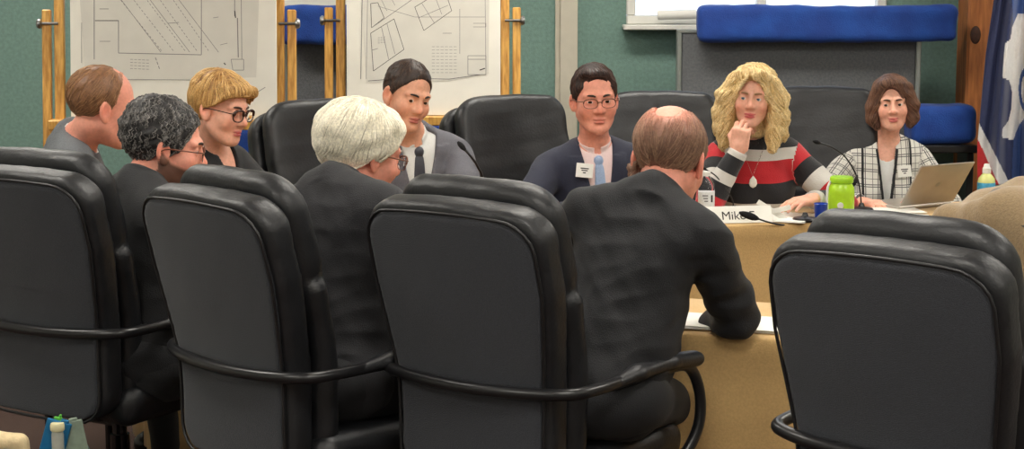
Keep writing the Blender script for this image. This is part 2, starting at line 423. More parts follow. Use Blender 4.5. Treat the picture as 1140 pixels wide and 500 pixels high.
def person(nm, label, C, head=(0,0,0), sc=1.0, N=None, torso=(0,0), wd=1.0, belly=1.0, arms=None, hair=None, hair_cols=None, skin=None, o=None,
           outfit=None, glasses=None, group=None, wrinkle=0, sit=True, h=.0042, legs=None, strands=600, strand_len=.07, strand_r=.0016, wavy=0, hipat=None):
    o = o or {}; C = np.array(C, float)
    Rh = rotz(PI+math.radians(head[0]))@rotx(-math.radians(head[1]))@roty(math.radians(head[2]))
    T = rotz(PI+math.radians(torso[0]))@rotx(-math.radians(torso[1]))@roty(math.radians(torso[2] if len(torso) > 2 else 0)); T = T if hipat is None else spine(T, np.array(N, float), np.array(hipat, float)); N = np.array(N, float)
    hip = N+T@np.array((0,-.02,-.50*wd**.3)); root = thing('person', label, 'person', group, loc=(hip[0], hip[1], 0))
    toh = lambda p: (((p-C)@Rh)/sc).astype(np.float32); frh = lambda v: C+Rh@(np.array(v, float)*sc)
    tot = lambda p: ((p-N)@T).astype(np.float32); frt = lambda v: N+T@np.array(v, float)
    fem = o.get('fem', 0); A = []
    for sd, key in ((1, 'R'), (-1, 'L')):
        a = arms[key]; Sh = frt((sd*(.172-.02*fem)*wd, .0, -.068)); El, Wr = arm_ik(Sh, a['w'], a['e'], .29*wd**.5, .255*wd**.5)
        fd = nrm(a.get('f', Wr-El)); bk = np.array(a.get('n', (0,0,1)), float); bk = nrm(bk-fd*bk.dot(fd))
        th = np.cross(fd, bk)*(-sd); A.append(dict(Sh=Sh, El=El, Wr=Wr, Rm=np.stack([th, fd, bk], 1), curl=a.get('c', .45), thumb=a.get('t', .3), sp=a.get('s', .04)))
    sk = 1-.1*fem
    def torso_d(p, t=0, pad=0):
        q = tot(p); m = q.copy(); m[:,0] = np.abs(m[:,0])
        d = ell(q, (0,.008,-.19), (.158*wd+t,.108*(1+.1*(belly-1))+t,.215+t))
        d = smin(d, cap(m, (0,-.012,-.062), ((.135-.015*fem)*wd,-.008,-.068), .055*sk+t+pad*.3, .052*sk+t+pad), .05)
        d = smin(d, cap(m, (0,-.022,.020), (.115*wd,-.014,-.040), .050*sk+t*.6, .038+t), .04)
        d = smin(d, ell(q, (0,.022,-.40), (.148*wd*belly**.6+t,.118*belly+t,.19+t)), .06)
        d = smin(d, ell(q, (0,.0,-.53), (.175*wd+t,.135+t,.11+t)), .05)
        if fem: d = smin(d, ell(m, (.068,.085,-.215), (.058+t,.052+t,.06+t)), .04)
        return d
    def arm_d(p, a, t=0, wr=None):
        d = smin(cap(p, a['Sh'], a['El'], .051*sk+t, .041*sk+t), cap(p, a['El'], a['Wr'], .041*sk+t, (.026*sk+t) if wr is None else wr), .02)
        return d
    nk0 = frt((0,-.012,-.03)); nk1 = frh((0,-.020,-.055))
    neck = lambda p: cap(p, nk0, nk1, .058*(1-.14*fem), .053*sc*(1-.14*fem))
    def body(p):
        d = smin(torso_d(p), neck(p), .035)
        for a in A: d = smin(d, arm_d(p, a), .03)
        d = smin(d, masked(p, C, .20*sc, lambda s: head_sdf(toh(s), o)*sc), .018)
        for a in A: d = smin(d, masked(p, a['Wr']+a['Rm'][:,1]*.07, .15, lambda s: hand_sdf(((s-a['Wr'])@a['Rm']).astype(np.float32), a['curl'], a['thumb'], a['sp'])), .008)
        return d
    sb = np.array(skin or lin(226,168,142)[:3]); lipc = np.array(o.get('lip', lin(204,124,108)[:3]))
    def tint(v):
        q = toh(v); n = len(v); c = np.tile(sb, (n, 1)); m = q.copy(); m[:,0] = np.abs(m[:,0])
        def mixin(wt, col, c): wt = np.clip(wt, 0, 1)[:,None]; return c*(1-wt)+np.array(col)*wt
        red = sb*np.array((1.02,.74,.70))
        c = mixin(.55*np.exp(-(((m-np.array((.042,.07,-.03)))/.024)**2).sum(1)), red, c)
        c = mixin(.6*np.exp(-(((q-np.array((0,.112,-.026)))/.018)**2).sum(1)), red, c)
        c = mixin(.8*np.exp(-(((m-np.array((.085,-.008,-.004)))/.024)**2).sum(1)), red, c)
        xs = q[:,0]; lp = np.minimum(ell(np.stack([xs, q[:,1]+xs*xs*9, q[:,2]-o.get('smile',0)*xs*xs*14], 1), (0,.0895,-.0590), (.0245,.014,.0060)), ell(np.stack([xs, q[:,1]+xs*xs*9, q[:,2]-o.get('smile',0)*xs*xs*14], 1), (0,.0890,-.0695), (.0215,.014,.0068)))
        c = mixin(.5-lp/.0025, lipc, c)*1.0
        if 'beard' in o:
            bz = (q[:,2] < np.interp(q[:,1], (-.01,.02,.06,.09), (-.005,-.035,-.045,-.046)))
            bw = o['beard'][1]*np.clip((np.interp(q[:,1], (-.01,.02,.06,.09), (.0,-.030,-.040,-.044))-q[:,2])/.008, 0, 1)*(q[:,1] > -.012)*(q[:,2] > -.135)*(lp > .001)*(np.abs(toh(v)[:,0]) < .09)
            c = mixin(bw, o['beard'][0], c)
        if 'scalp' in o: c = mixin(np.clip((q[:,2]-.05)/.05, 0, 1)*.5, o['scalp'], c)
        return c
    mn = np.minimum(hip, N)-.34; mx = np.maximum(hip, N)+.34
    for a in A:
        for k in ('Sh','El','Wr'): mn = np.minimum(mn, a[k]-.22); mx = np.maximum(mx, a[k]+.22)
    mn = np.minimum(mn, C-.17*sc); mx = np.maximum(mx, C+.17*sc)
    sdf_obj('body', body, mn, mx, h, M['skin'], root, colf=tint)
    # eyes, brows
    for sx in (-1, 1):
        e = MB(); g = nrm(o.get('gaze', (0,1,0))); rr = .0128; cc = np.array((.031*sx, .0742, .004))
        up0 = nrm(np.cross(g, (1,0,0))); sd0 = np.cross(up0, g); rings = 16; seg = 16; vs = []; fs = []
        for i in range(rings+1):
            th = PI*i/rings
            for k in range(seg):
                vs.append(frh(cc+rr*(g*math.cos(th)+math.sin(th)*(up0*math.cos(2*PI*k/seg)+sd0*math.sin(2*PI*k/seg)))))
        for i in range(rings):
            for k in range(seg):
                e.cur = 2 if i < 1 else (1 if i < 3 else 0)
                e.add([], []); e.f.append((i*seg+k, i*seg+(k+1) % seg, (i+1)*seg+(k+1) % seg, (i+1)*seg+k)); e.m.append(e.cur)
        e.v = vs; e.build('eye', [M['eyewhite'], M[o.get('iris', 'iris_brown')], M['pupil']], root, smooth=True)
        b = MB(); bp = [(.013,.0935,.0240), (.025,.0925,.0275), (.038,.0830,.0270), (.049,.0700,.0210)]
        b.tube([frh((p[0]*sx, p[1], p[2]+o.get('brow', 0))) for p in spline(bp, 4)], [sc*(.0022+.0018*math.sin(PI*min(1, .25+i/13))) for i in range(13)], 6)
        b.build('eyebrow', M[o.get('browmat', 'brow_brown')], root, smooth=True)
    # hair
    if hair:
        hc = [np.array(lin(*c)[:3]) for c in hair_cols]
        def hcol(v):
            q = toh(v); t = np.clip(.5+.5*wob(q*np.array((1.6,1.6,.5), np.float32), 150, 31), 0, 1)[:,None]
            return thin(q, hc[0]*(1-t)+hc[1]*t)
        def thin(q, c):
            if 'spot' not in o: return c
            k = np.clip(1.25*np.exp(-((q-np.array(o['spot'][0]))**2).sum(1)/o['spot'][1]**2)+.05, 0, .93)[:,None]; return c*(1-k)+sb*k
        R = .3 if hair == 'long_waves' else .2
        if hair == 'none': R = 0
        ho = sdf_obj('hair', lambda p: masked(p, C, R*1.1, lambda s: hair_sdf(toh(s), hair, o)*sc), C-R*sc, C+R*sc, .0038, M['hair'], root, colf=hcol)
        # fine locks over the hair volume
        hv = np.empty(len(ho.data.vertices)*3); ho.data.vertices.foreach_get('co', hv); hv = hv.reshape(-1, 3)
        qv = toh(hv); nb = np.array([v.normal for v in ho.data.vertices])
        outw = ((nb@Rh)*(qv-np.array((0,0,.03)))).sum(1) > 0; qv = qv[outw]
        rng = np.random.RandomState(len(qv) % 1000)
        st = qv[rng.choice(len(qv), min(strands, len(qv)))]; crown = np.array(o.get('crown', (.0,-.045,.125)), np.float32)
        sf = lambda s: hair_sdf(s.astype(np.float32), hair, o); paths = [st.copy()]; cur = st.copy(); ns_ = 9; seeds = rng.rand(len(st), 3)
        for k in range(ns_):
            ep = .002; d0 = sf(cur); gr = np.stack([(sf(cur+np.eye(3, dtype=np.float32)[a]*ep)-d0)/ep for a in range(3)], 1); gr /= np.linalg.norm(gr, axis=1)[:,None]+1e-6
            cur = cur-gr*np.clip(d0-.0006, -.006, .006)[:,None]
            fl = (cur-crown); fl[:,2] = fl[:,2]*.3-.25*np.abs(fl).sum(1)-.01; fl += np.array(o.get('flow', (0,0,0)), np.float32)*.1
            fl = fl-gr*(fl*gr).sum(1)[:,None]; fl /= np.linalg.norm(fl, axis=1)[:,None]+1e-6
            sdv = np.cross(fl, gr); cur = cur+fl*(strand_len/ns_)+sdv*(wavy*np.sin(seeds[:,1]*6.28+k*1.3))[:,None]*.004+sdv*((seeds[:,2]-.5)*.0012)[:,None]
            paths.append(cur.copy())
        paths = np.stack(paths, 1); hb = MB(); rad = [strand_r*sc*(.5+.5*math.sin(PI*min(1, (k+1)/(ns_+1)))) for k in range(ns_+1)]; rad[-1] *= .3; cl = []
        for i in range(len(paths)):
            n0 = len(hb.v); hb.tube([frh(p) for p in paths[i]], rad, 4); t = seeds[i, 0]
            c_ = thin(paths[i, 4:5], (hc[0]*(1-t)+hc[min(2, len(hc)-1)]*t)[None])[0]; cl += [tuple(c_)+(1,)]*(len(hb.v)-n0)
        lk = hb.build('lock', M['hair'], ho, smooth=True); lk['kind'] = 'stuff'
        at = lk.data.color_attributes.new('tint', 'FLOAT_COLOR', 'POINT'); at.data.foreach_set('color', np.array(cl, np.float32).ravel())
    # glasses
    if glasses:
        gm, half, lz = glasses; fm = MB(); lens = []
        for sx in (-1, 1):
            cx, cy, cz = .0325*sx, .103, .000; ring = []
            for k in range(28):
                an = 2*PI*k/28; ex = abs(math.cos(an))**.75*math.copysign(1, math.cos(an)); ez = abs(math.sin(an))**.75*math.copysign(1, math.sin(an))
                x = cx+.0255*ex; ring.append((x, cy-(abs(x)-.02)**2*4.0 if abs(x) > .02 else cy, cz+lz*ez))
            if half: fm.tube([frh(p) for p in ring[:15]], half*sc, 6); fm.tube([frh(p) for p in ring[14:]+ring[:1]], half*.5*sc, 6)
            else: fm.tube([frh(p) for p in ring], .0017*sc, 6, closed=True)
            l = MB(); l.poly([frh(p) for p in ring], Rh@np.array((0,-.001,0)), 1.0); lens.append(l)
            fm.tube([frh(p) for p in spline([(.058*sx,.0965,.008), (.072*sx,.088,.008), (.084*sx,.03,.006), (.086*sx,-.004,.002), (.083*sx,-.020,-.014)], 4)], .0018*sc, 6)
        fm.tube([frh(p) for p in [(-.009,.103,.004), (0,.1065,.006), (.009,.103,.004)]], .0016*sc, 6)
        g = fm.build('glasses', M[gm], root, smooth=True)
        for l in lens: l.build('lens', M['lens'], g)
    # clothes
    outfit(dict(root=root, N=N, T=T, C=C, A=A, torso_d=torso_d, arm_d=arm_d, tot=tot, frt=frt, toh=toh, nk0=nk0, nk1=nk1, neck=neck, mn=mn, mx=mx, hip=hip, sc=sc, h=h, fem=fem, wd=wd))
    # seated legs, trousers and shoes
    lh = legs or {}; ha = math.radians(lh.get('dir', torso[0])); F = np.array((math.sin(ha), -math.cos(ha), 0)); Rr = np.array((-math.cos(ha), -math.sin(ha), 0))
    hz = np.array((hip[0], hip[1], max(.52, min(hip[2], .62)))); pts = []
    for sx in (-1, 1):
        a = hz+Rr*sx*.09; k = a+F*.40+Rr*sx*.05; k[2] = .52; f = k+F*lh.get('tuck', .03); f[2] = .11; pts.append((a, k, f))
    def tr(p):
        d = np.full(len(p), 9.0)
        for a, k, f in pts: dd = smin(cap(p, a, k, .088, .062), cap(p, k, f, .062, .05), .03); d = smin(d, dd, .03)
        return smin(d, ell(p, hz+F*.0, (.19*wd,.17,.11)), .05)+wob(p, 40, 5)*.002
    al = np.array([q for t in pts for q in t]); tro = sdf_obj('trousers', tr, np.minimum(al.min(0), hz-.12)-.13, np.maximum(al.max(0), hz+.12)+.13, .010, M[lh.get('mat', 'suit_black')], root)
    for a, k, f in pts:
        t0 = f+F*-.05; t1 = f+F*.16; t0[2] = .045; t1[2] = .035
        sdf_obj('shoe', lambda p: smax(smin(smin(cap(p, t0, t1, .042, .034), cap(p, f+np.array((0,0,-.04)), f, .042, .045), .03), 9, .01), .006-p[:,2], .004), np.minimum(t0, t1)-.07, np.maximum(np.maximum(t0, t1), f)+.07, .007, M['shoe'], root)
    rebase(root); return root
# ---------------------------------------------------------------- clothes
def folds(p, amp, fr=34, k=0): return wob(p, fr, k)*amp
def sleeve_cut(p, a, back): dr = nrm(a['Wr']-a['El']).astype(np.float32); return (p-(a['Wr']-dr*back).astype(np.float32))@dr
def suit(jm='suit_black', shirt=None, tie=None, vee=.30, vw=.062, wr=.0035, collar=True, lapel=True, t0=.016, neckz=(-.02,.072), tall=False, hem=None, scoop=0, cuffback=.0, shirtcol=True):
    def f(c):
        def jacket(p):
            q = c['tot'](p); x = np.abs(q[:,0]); z = q[:,2]; y = q[:,1]; t = t0
            edge = x-vw*np.clip((z+vee)/vee, 0, 1.35); add = 0
            if lapel: add = .0055*np.clip(1-np.abs(edge-.026)/.030, 0, 1)**.4*(y > 0)*(z > -vee)*(z < .0)
            d = c['torso_d'](p, t, .010)-add
            for a in c['A']:
                s = c['arm_d'](p, a, t+.004, .040); dr = nrm(a['El']-a['Sh']).astype(np.float32)
                e = np.sqrt(((p-a['El'].astype(np.float32))**2).sum(1)); s = s+np.sin((p@dr)*95+wob(p, 22, 2)*2.0)*.0042*np.exp(-(e/.10)**2)
                s = smax(s, sleeve_cut(p, a, cuffback), .004); d = smin(d, s, .022)
            d = d+folds(p, wr)+(np.abs(wob(p*np.array((1,1,1.8), np.float32), 26, 18))-.3)*wr*.7+wob(p, 80, 6)*wr*.2
            if collar:
                ax = nrm(c['nk1']-c['nk0']).astype(np.float32); v = p-c['nk0'].astype(np.float32); hh = v@ax; rad = np.sqrt(np.maximum((v*v).sum(1)-hh*hh, 0))
                rc = .075-.010*c['fem']; lo_, hi_ = neckz; col = np.maximum(np.abs(rad-rc+hh*.06)-.0100, np.abs(hh-(lo_+hi_)/2)-(hi_-lo_)/2)
                col = smax(col, y-(.20 if tall else .040), .004); d = smin(d, col, .008)
            hole = cap(p, c['nk0']+(c['nk1']-c['nk0'])*.35+c['T'][:,1]*.01, c['nk0']+(c['nk1']-c['nk0'])*1.8, .063-.009*c['fem'], .0645-.009*c['fem'])
            d = smax(d, -hole, .004)
            if vee: d = smax(d, -np.maximum(edge, np.maximum(.02-y, -z-vee)), .003)
            return d
        if hem:
            def trim(p):
                q = c['tot'](p); edge = np.abs(q[:,0])-vw*np.clip((q[:,2]+vee)/vee, 0, 1.35); d = smax(c['torso_d'](p, t0+.006), np.abs(edge-.006)-.0055, .002)
                return smax(smax(smax(d, .02-q[:,1], .002), q[:,2]+.0, .002), -q[:,2]-.46, .002)
            sdf_obj('jacket_trim', trim, c['N']-.55, c['N']+.2, .0042, M[hem], c['root'])
        jo = sdf_obj('jacket', jacket, c['mn']-.02, c['mx'], .0058, M[jm], c['root'], restf=lambda v: rest(c, v))
        if shirt:
            def sh(p):
                q = c['tot'](p); d = smax(c['torso_d'](p, .006), np.abs(q[:,0])-.11, .01); d = smax(d, -q[:,1], .01); d = smax(d, -q[:,2]-.42, .01)
                hole = cap(p, c['nk0']+(c['nk1']-c['nk0'])*(.25-scoop)+c['T'][:,1]*(.01+scoop*.08), c['nk0']+(c['nk1']-c['nk0'])*1.6, .060-.006*c['fem']+scoop*.02, .064)
                d = smax(d, -hole, .003)+folds(p, .0008)
                if shirtcol:
                    ax = nrm(c['nk1']-c['nk0']).astype(np.float32); v = p-c['nk0'].astype(np.float32); hh = v@ax; rad = np.sqrt(np.maximum((v*v).sum(1)-hh*hh, 0))
                    col = np.maximum(np.abs(rad-.0700+hh*.10)-.0040, np.abs(hh-.050+.30*np.maximum(q[:,1], 0))-.034); col = smax(col, -(np.abs(q[:,0])-.010*(1+np.clip(.05-q[:,2], 0, 1)*8))*(q[:,1] > 0)-(q[:,1] <= 0)*1, .001)
                    d = smin(d, col, .003)
                return d
            sdf_obj('shirt', sh, c['N']-.5, c['N']+.25, .0045, M[shirt], c['root'])
        if tie:
            def ti(p):
                q = c['tot'](p); z = q[:,2]; wt = np.interp(z, (-.45,-.40,-.06,-.035), (.005,.040,.019,.016)).astype(np.float32)
                d = smax(c['torso_d'](p, .012), np.abs(q[:,0])-wt, .003); d = smax(d, -q[:,1]+.02, .003); d = smax(d, z+.035, .003); d = smax(d, -z-.45, .003)
                return smin(d, ell(q, (0,.082-.0,-.020), (.019,.016,.022)), .004)
            sdf_obj('tie', ti, c['N']-.5, c['N']+.2, .004, M[tie], c['root'])
        return jo
    return f
def rest(c, v):
    q = c['tot'](v); out = np.stack([q[:,0], q[:,2], np.zeros(len(q))], 1); dt = c['torso_d'](v, .016)
    for a in c['A']:
        s = c['arm_d'](v, a, .016, .04); m = s < dt-.004
        t1 = np.clip(((v-a['Sh'])@(a['El']-a['Sh']))/((a['El']-a['Sh'])**2).sum(), -.4, 1); t2 = np.clip(((v-a['El'])@(a['Wr']-a['El']))/((a['Wr']-a['El'])**2).sum(), 0, 1.1)
        l1 = np.linalg.norm(a['El']-a['Sh']); l2 = np.linalg.norm(a['Wr']-a['El'])
        d1 = np.linalg.norm(v-(a['Sh']+t1[:,None]*(a['El']-a['Sh'])), axis=1); d2 = np.linalg.norm(v-(a['El']+t2[:,None]*(a['Wr']-a['El'])), axis=1)
        s_ = np.where(d2 < d1, l1+t2*l2, t1*l1); ax = nrm(a['Wr']-a['Sh']); e1 = nrm(np.cross(ax, c['T'][:,1])); e2 = np.cross(ax, e1)
        ctr = np.where((d2 < d1)[:,None], a['El']+t2[:,None]*(a['Wr']-a['El']), a['Sh']+t1[:,None]*(a['El']-a['Sh']))
        an = np.arctan2((v-ctr)@e1, (v-ctr)@e2)*.055
        out[m] = np.stack([an, s_, np.ones(len(q))], 1)[m]
    return out
def nodemat(name, build, rough=.8, sheen=.2):
    m = mat(name, (1,1,1,1), rough, sheen=sheen, bump=.35, bscale=260); nt = m.node_tree
    a = nt.nodes.new('ShaderNodeAttribute'); a.attribute_name = 'rest'; sp = nt.nodes.new('ShaderNodeSeparateXYZ'); nt.links.new(a.outputs['Vector'], sp.inputs[0])
    def mth(op, x, y=None):
        n = nt.nodes.new('ShaderNodeMath'); n.operation = op
        for i, v in enumerate((x, y)):
            if v is None: continue
            if isinstance(v, (int, float)): n.inputs[i].default_value = v
            else: nt.links.new(v, n.inputs[i])
        return n.outputs[0]
    def ramp(fac, stops):
        r = nt.nodes.new('ShaderNodeValToRGB'); r.color_ramp.interpolation = 'CONSTANT'; e = r.color_ramp.elements
        while len(e) < len(stops): e.new(.5)
        for i, (p, c) in enumerate(stops): e[i].position = p
        for i, (p, c) in enumerate(stops): e[i].color = c
        nt.links.new(fac, r.inputs[0]); return r.outputs[0]
    def mix(f, A_, B_):
        n = nt.nodes.new('ShaderNodeMix'); n.data_type = 'RGBA'
        for s_, v in ((0, f), (6, A_), (7, B_)):
            if isinstance(v, (int, float, tuple)): n.inputs[s_].default_value = v
            else: nt.links.new(v, n.inputs[s_])
        return n.outputs[2]
    col = build(sp.outputs[0], sp.outputs[1], sp.outputs[2], mth, ramp, mix)
    nt.links.new(col, nt.nodes['Principled BSDF'].inputs['Base Color']); return m
RED, WHT, BLK = lin(188,26,38), lin(206,202,196), lin(20,19,24)
def _sweater(x, y, fl, mth, ramp, mix):
    t = mth('MULTIPLY', y, -2.0)                     # depth below the neck, 0..1 for .5 m
    tr = ramp(t, [(0, BLK), (.012, WHT), (.10, RED), (.28, BLK), (.44, WHT), (.56, BLK), (.72, RED)])
    ar = ramp(mth('MULTIPLY', y, 1.7), [(0, RED), (.10, BLK), (.21, WHT), (.33, RED), (.58, BLK), (.68, WHT), (.76, BLK), (.88, WHT)])
    return mix(mth('GREATER_THAN', fl, .5), tr, ar)
def _plaid(x, y, fl, mth, ramp, mix):
    def lines(c, per, ws):
        f = mth('FRACT', mth('DIVIDE', mth('ADD', c, 5.0), per)); r = None
        for lo, hi in ws:
            k = mth('MULTIPLY', mth('GREATER_THAN', f, lo), mth('LESS_THAN', f, hi)); r = k if r is None else mth('MAXIMUM', r, k)
        return r
    a = lines(x, .062, ((.1,.16), (.24,.30), (.62,.66))); b = lines(y, .062, ((.1,.16), (.24,.30), (.62,.66)))
    l = mth('MAXIMUM', a, b); ab = mth('ABSOLUTE', x)
    seam = mth('MULTIPLY', mth('MULTIPLY', mth('GREATER_THAN', ab, .098), mth('LESS_THAN', ab, .108)), mth('LESS_THAN', fl, .5))
    c = mix(mth('MULTIPLY', l, .88), lin(214,212,204), lin(48,48,54)); return mix(seam, c, lin(18,18,22))
M['skin'] = mat('skin', (1,1,1,1), .5, attr=True, noise=.06, nscale=90, bump=.12, bscale=400, sss=.12, spec=.4)
M['hair'] = mat('hair', (1,1,1,1), .5, attr=True, noise=.18, nscale=160, spec=.35)
M['eyewhite'] = mat('eye_white', lin(215,208,202), .15, noise=.03)
M['iris_brown'] = mat('brown_iris', lin(62,40,26), .12, noise=.2, nscale=900)
M['iris_blue'] = mat('blue_iris', lin(86,110,130), .12, noise=.2, nscale=900)
M['pupil'] = mat('pupil', lin(8,8,8), .08, noise=.01)
M['brow_brown'] = mat('brown_brow_hair', lin(74,48,34), .7, noise=.2, nscale=600)
M['brow_dark'] = mat('dark_brow_hair', lin(38,28,24), .7, noise=.2, nscale=600)
M['brow_fair'] = mat('fair_brow_hair', lin(150,112,78), .7, noise=.2, nscale=600)
M['brow_grey'] = mat('grey_brow_hair', lin(150,145,138), .7, noise=.2, nscale=600)
M['suit_black'] = mat('black_suit_wool', lin(17,18,22), .8, noise=.14, nscale=300, bump=.3, bscale=350, sheen=.04)
M['suit_dark'] = mat('charcoal_suit_wool', lin(30,30,34), .8, noise=.16, nscale=300, bump=.3, bscale=350, sheen=.05)
M['suit_grey'] = mat('mid_grey_suit_wool', lin(98,98,106), .8, noise=.14, nscale=300, bump=.3, bscale=350, sheen=.1)
M['suit_navy'] = mat('navy_suit_wool', lin(32,36,56), .8, noise=.14, nscale=300, bump=.3, bscale=350, sheen=.1)
M['jacket_black'] = mat('black_knit', lin(18,19,22), .8, noise=.14, nscale=200, bump=.3, bscale=300, sheen=.1)
M['grey_hoodie'] = mat('slate_grey_jacket', lin(98,102,106), .8, noise=.12, nscale=200, bump=.3, bscale=300)
M['shirt_pink'] = mat('pale_pink_shirt', lin(226,202,200), .7, noise=.03, nscale=200, bump=.1)
M['shirt_white'] = mat('white_shirt', lin(220,222,220), .7, noise=.03, nscale=200, bump=.1)
M['tie_blue'] = mat('light_blue_silk', lin(150,172,206), .4, noise=.08, nscale=200)
M['tie_dark'] = mat('dark_grey_silk', lin(60,62,72), .4, noise=.08, nscale=200)
M['shoe'] = mat('black_shoe_leather', lin(22,20,20), .3, noise=.05)
M['tortoise'] = mat('tortoiseshell_acetate', lin(58,32,24), .25, noise=.3, nscale=200)
M['brown_frame'] = mat('brown_metal_frame', lin(112,66,44), .3, noise=.1)
M['lens'] = mat('clear_lens', (1,1,1,1), .02, trans=1.0, spec=.5, noise=0)
M['lens'].node_tree.nodes['Principled BSDF'].inputs['IOR'].default_value = 1.08
M['sweater'] = nodemat('striped_knit', _sweater); M['plaid'] = nodemat('black_and_white_check', _plaid)
M['trimblack'] = mat('black_braid', lin(18,18,22), .7, noise=.1)
M['badge'] = mat('white_badge', lin(228,228,222), .4, noise=.02)
M['silver'] = mat('silver', lin(200,198,192), .2, metal=1, noise=.04)
# ================================================================ the room
WY = 9.35; XL, XR, YB, ZC = -4.2, 4.8, -1.6, 2.9
def structure(name, mb, m, **k): o = mb.build(name, m, **k); o['kind'] = 'structure'; return o
def box_obj(name, lo, hi, m, bev=0, parent=None):
    b = MB(); lo = np.array(lo, float); hi = np.array(hi, float); b.box((lo+hi)/2, (hi-lo)/2, bev=bev); return b.build(name, m, parent)
def sbox(name, lo, hi, m, bev=0): o = box_obj(name, lo, hi, m, bev); o['kind'] = 'structure'; return o
sbox('floor', (XL-.1, YB-.1, -.1), (XR+.1, WY+.1, 0), M['carpet'])
sbox('ceiling', (XL-.1, YB-.1, ZC), (XR+.1, WY+.1, ZC+.1), M['ceil'])
sbox('wall_left', (XL-.1, YB-.1, 0), (XL, WY+.1, ZC), M['wall_side']); sbox('wall_right', (XR, YB-.1, 0), (XR+.1, WY+.1, ZC), M['wall_side'])
sbox('wall_front', (XL, YB-.1, 0), (XR, YB, ZC), M['wall_side'])
def wx(px, z=1.5, Y=WY): return PZ(px, z, Y)[0]
def wz(py, Y=WY): return P(570, py, Y)[2]
W1 = (wx(697), wx(985), wz(27), 2.45); W2 = (wx(205), wx(452), wz(7), 2.45)
b = MB()
for lo, hi in (((XL, 0), (W2[0], ZC)), ((W2[1], 0), (W1[0], ZC)), ((W1[1], 0), (XR, ZC)), ((W2[0], 0), (W2[1], W2[2])), ((W2[0], W2[3]), (W2[1], ZC)), ((W1[0], 0), (W1[1], W1[2])), ((W1[0], W1[3]), (W1[1], ZC))):
    b.box(((lo[0]+hi[0])/2, WY+.06, (lo[1]+hi[1])/2), ((hi[0]-lo[0])/2, .06, (hi[1]-lo[1])/2))
structure('wall_back', b, M['wall'])
M['glass'] = mat('window_glass', (1,1,1,1), .0, trans=1.0, noise=0); M['glass'].node_tree.nodes['Principled BSDF'].inputs['IOR'].default_value = 1.02
for i, (x0, x1, z0, z1) in enumerate((W1, W2)):
    b = MB(); t = .045; xm = x0+(x1-x0)*.52
    b.box(((x0+x1)/2, WY+.0, z0+t/2), ((x1-x0)/2, .05, t/2), bev=.006); b.box(((x0+x1)/2, WY, z1-t/2), ((x1-x0)/2, .05, t/2), bev=.006)
    for x in (x0+t/2, xm, x1-t/2): b.box((x, WY, (z0+z1)/2), (t/2, .045, (z1-z0)/2-t), bev=.006)
    b.box(((x0+x1)/2, WY-.075, z0-.012), ((x1-x0)/2+.02, .075, .012), bev=.004); wn = structure('window_%d' % (i+1), b, M['white_frame'])
    g = MB(); g.box(((x0+x1)/2, WY+.03, (z0+z1)/2), ((x1-x0)/2-.03, .004, (z1-z0)/2-.03)); g.build('pane', M['glass'], wn)
# cream vertical cover strip between the wall boards
b = MB(); xa, xb = wx(618), wx(643)
b.box(((xa+xb)/2+.012, WY-.02, ZC/2), ((xb-xa)/2-.012, .02, ZC/2), bev=.004); b.box((xa+.012, WY-.011, ZC/2), (.012, .011, ZC/2), bev=.003); structure('trim_1', b, M['trim'])
b = MB(); b.box(((XL+XR)/2, WY-.01, .06), ((XR-XL)/2, .01, .06), bev=.004); structure('baseboard_back', b, M['trim'])
# knotty wooden post
xa, xb = wx(1073, 1.2, 9.1), wx(1109, 1.2, 9.1)
b = MB(); b.box(((xa+xb)/2, 9.16, ZC/2), ((xb-xa)/2, .11, ZC/2-.002), bev=.012); po = structure('trim_2', b, M['post'])
b = MB()
for (px, py, r) in ((1086, 39, .022), (1100, 96, .012), (1081, 150, .014)):
    c = P(px, py, 9.05); b.lathe([(r*1.2, 0), (r, .003), (r*.5, .004)], c, 14, rotx(PI/2)@np.diag([1, 1.7, 1]))
b.build('knot', M['knot'], po, smooth=True)
# ceiling light panels
M['diffuser'] = mat('lit_diffuser', lin(255,250,240), .5, emit=LAMP)
kk = 0
for ix, x in enumerate((-2.4, .3, 3.0)):
    for iy, y in enumerate((.2, 2.7, 5.2, 7.7)):
        wh = ('left row', 'middle row', 'right row')[ix]; hw = ('nearest the front wall', 'above the camera side chairs', 'above the middle of the tables', 'nearest the green wall')[iy]
        t = thing('ceiling_light', 'flat white ceiling light panel in the %s, %s' % (wh, hw), 'ceiling light', 'ceiling light panels', loc=(x, y, ZC))
        b = MB(); 
        for sx in (-1, 1): b.box((x+sx*.60, y, ZC-.02), (.02, .32, .02), bev=.003)
        for sy in (-1, 1): b.box((x, y+sy*.30, ZC-.02), (.58, .02, .02), bev=.003)
        b.build('frame', M['white_frame'], t)
        b = MB(); b.box((x, y, ZC-.012), (.58, .28, .004)); b.build('diffuser', M['diffuser'], t); rebase(t)
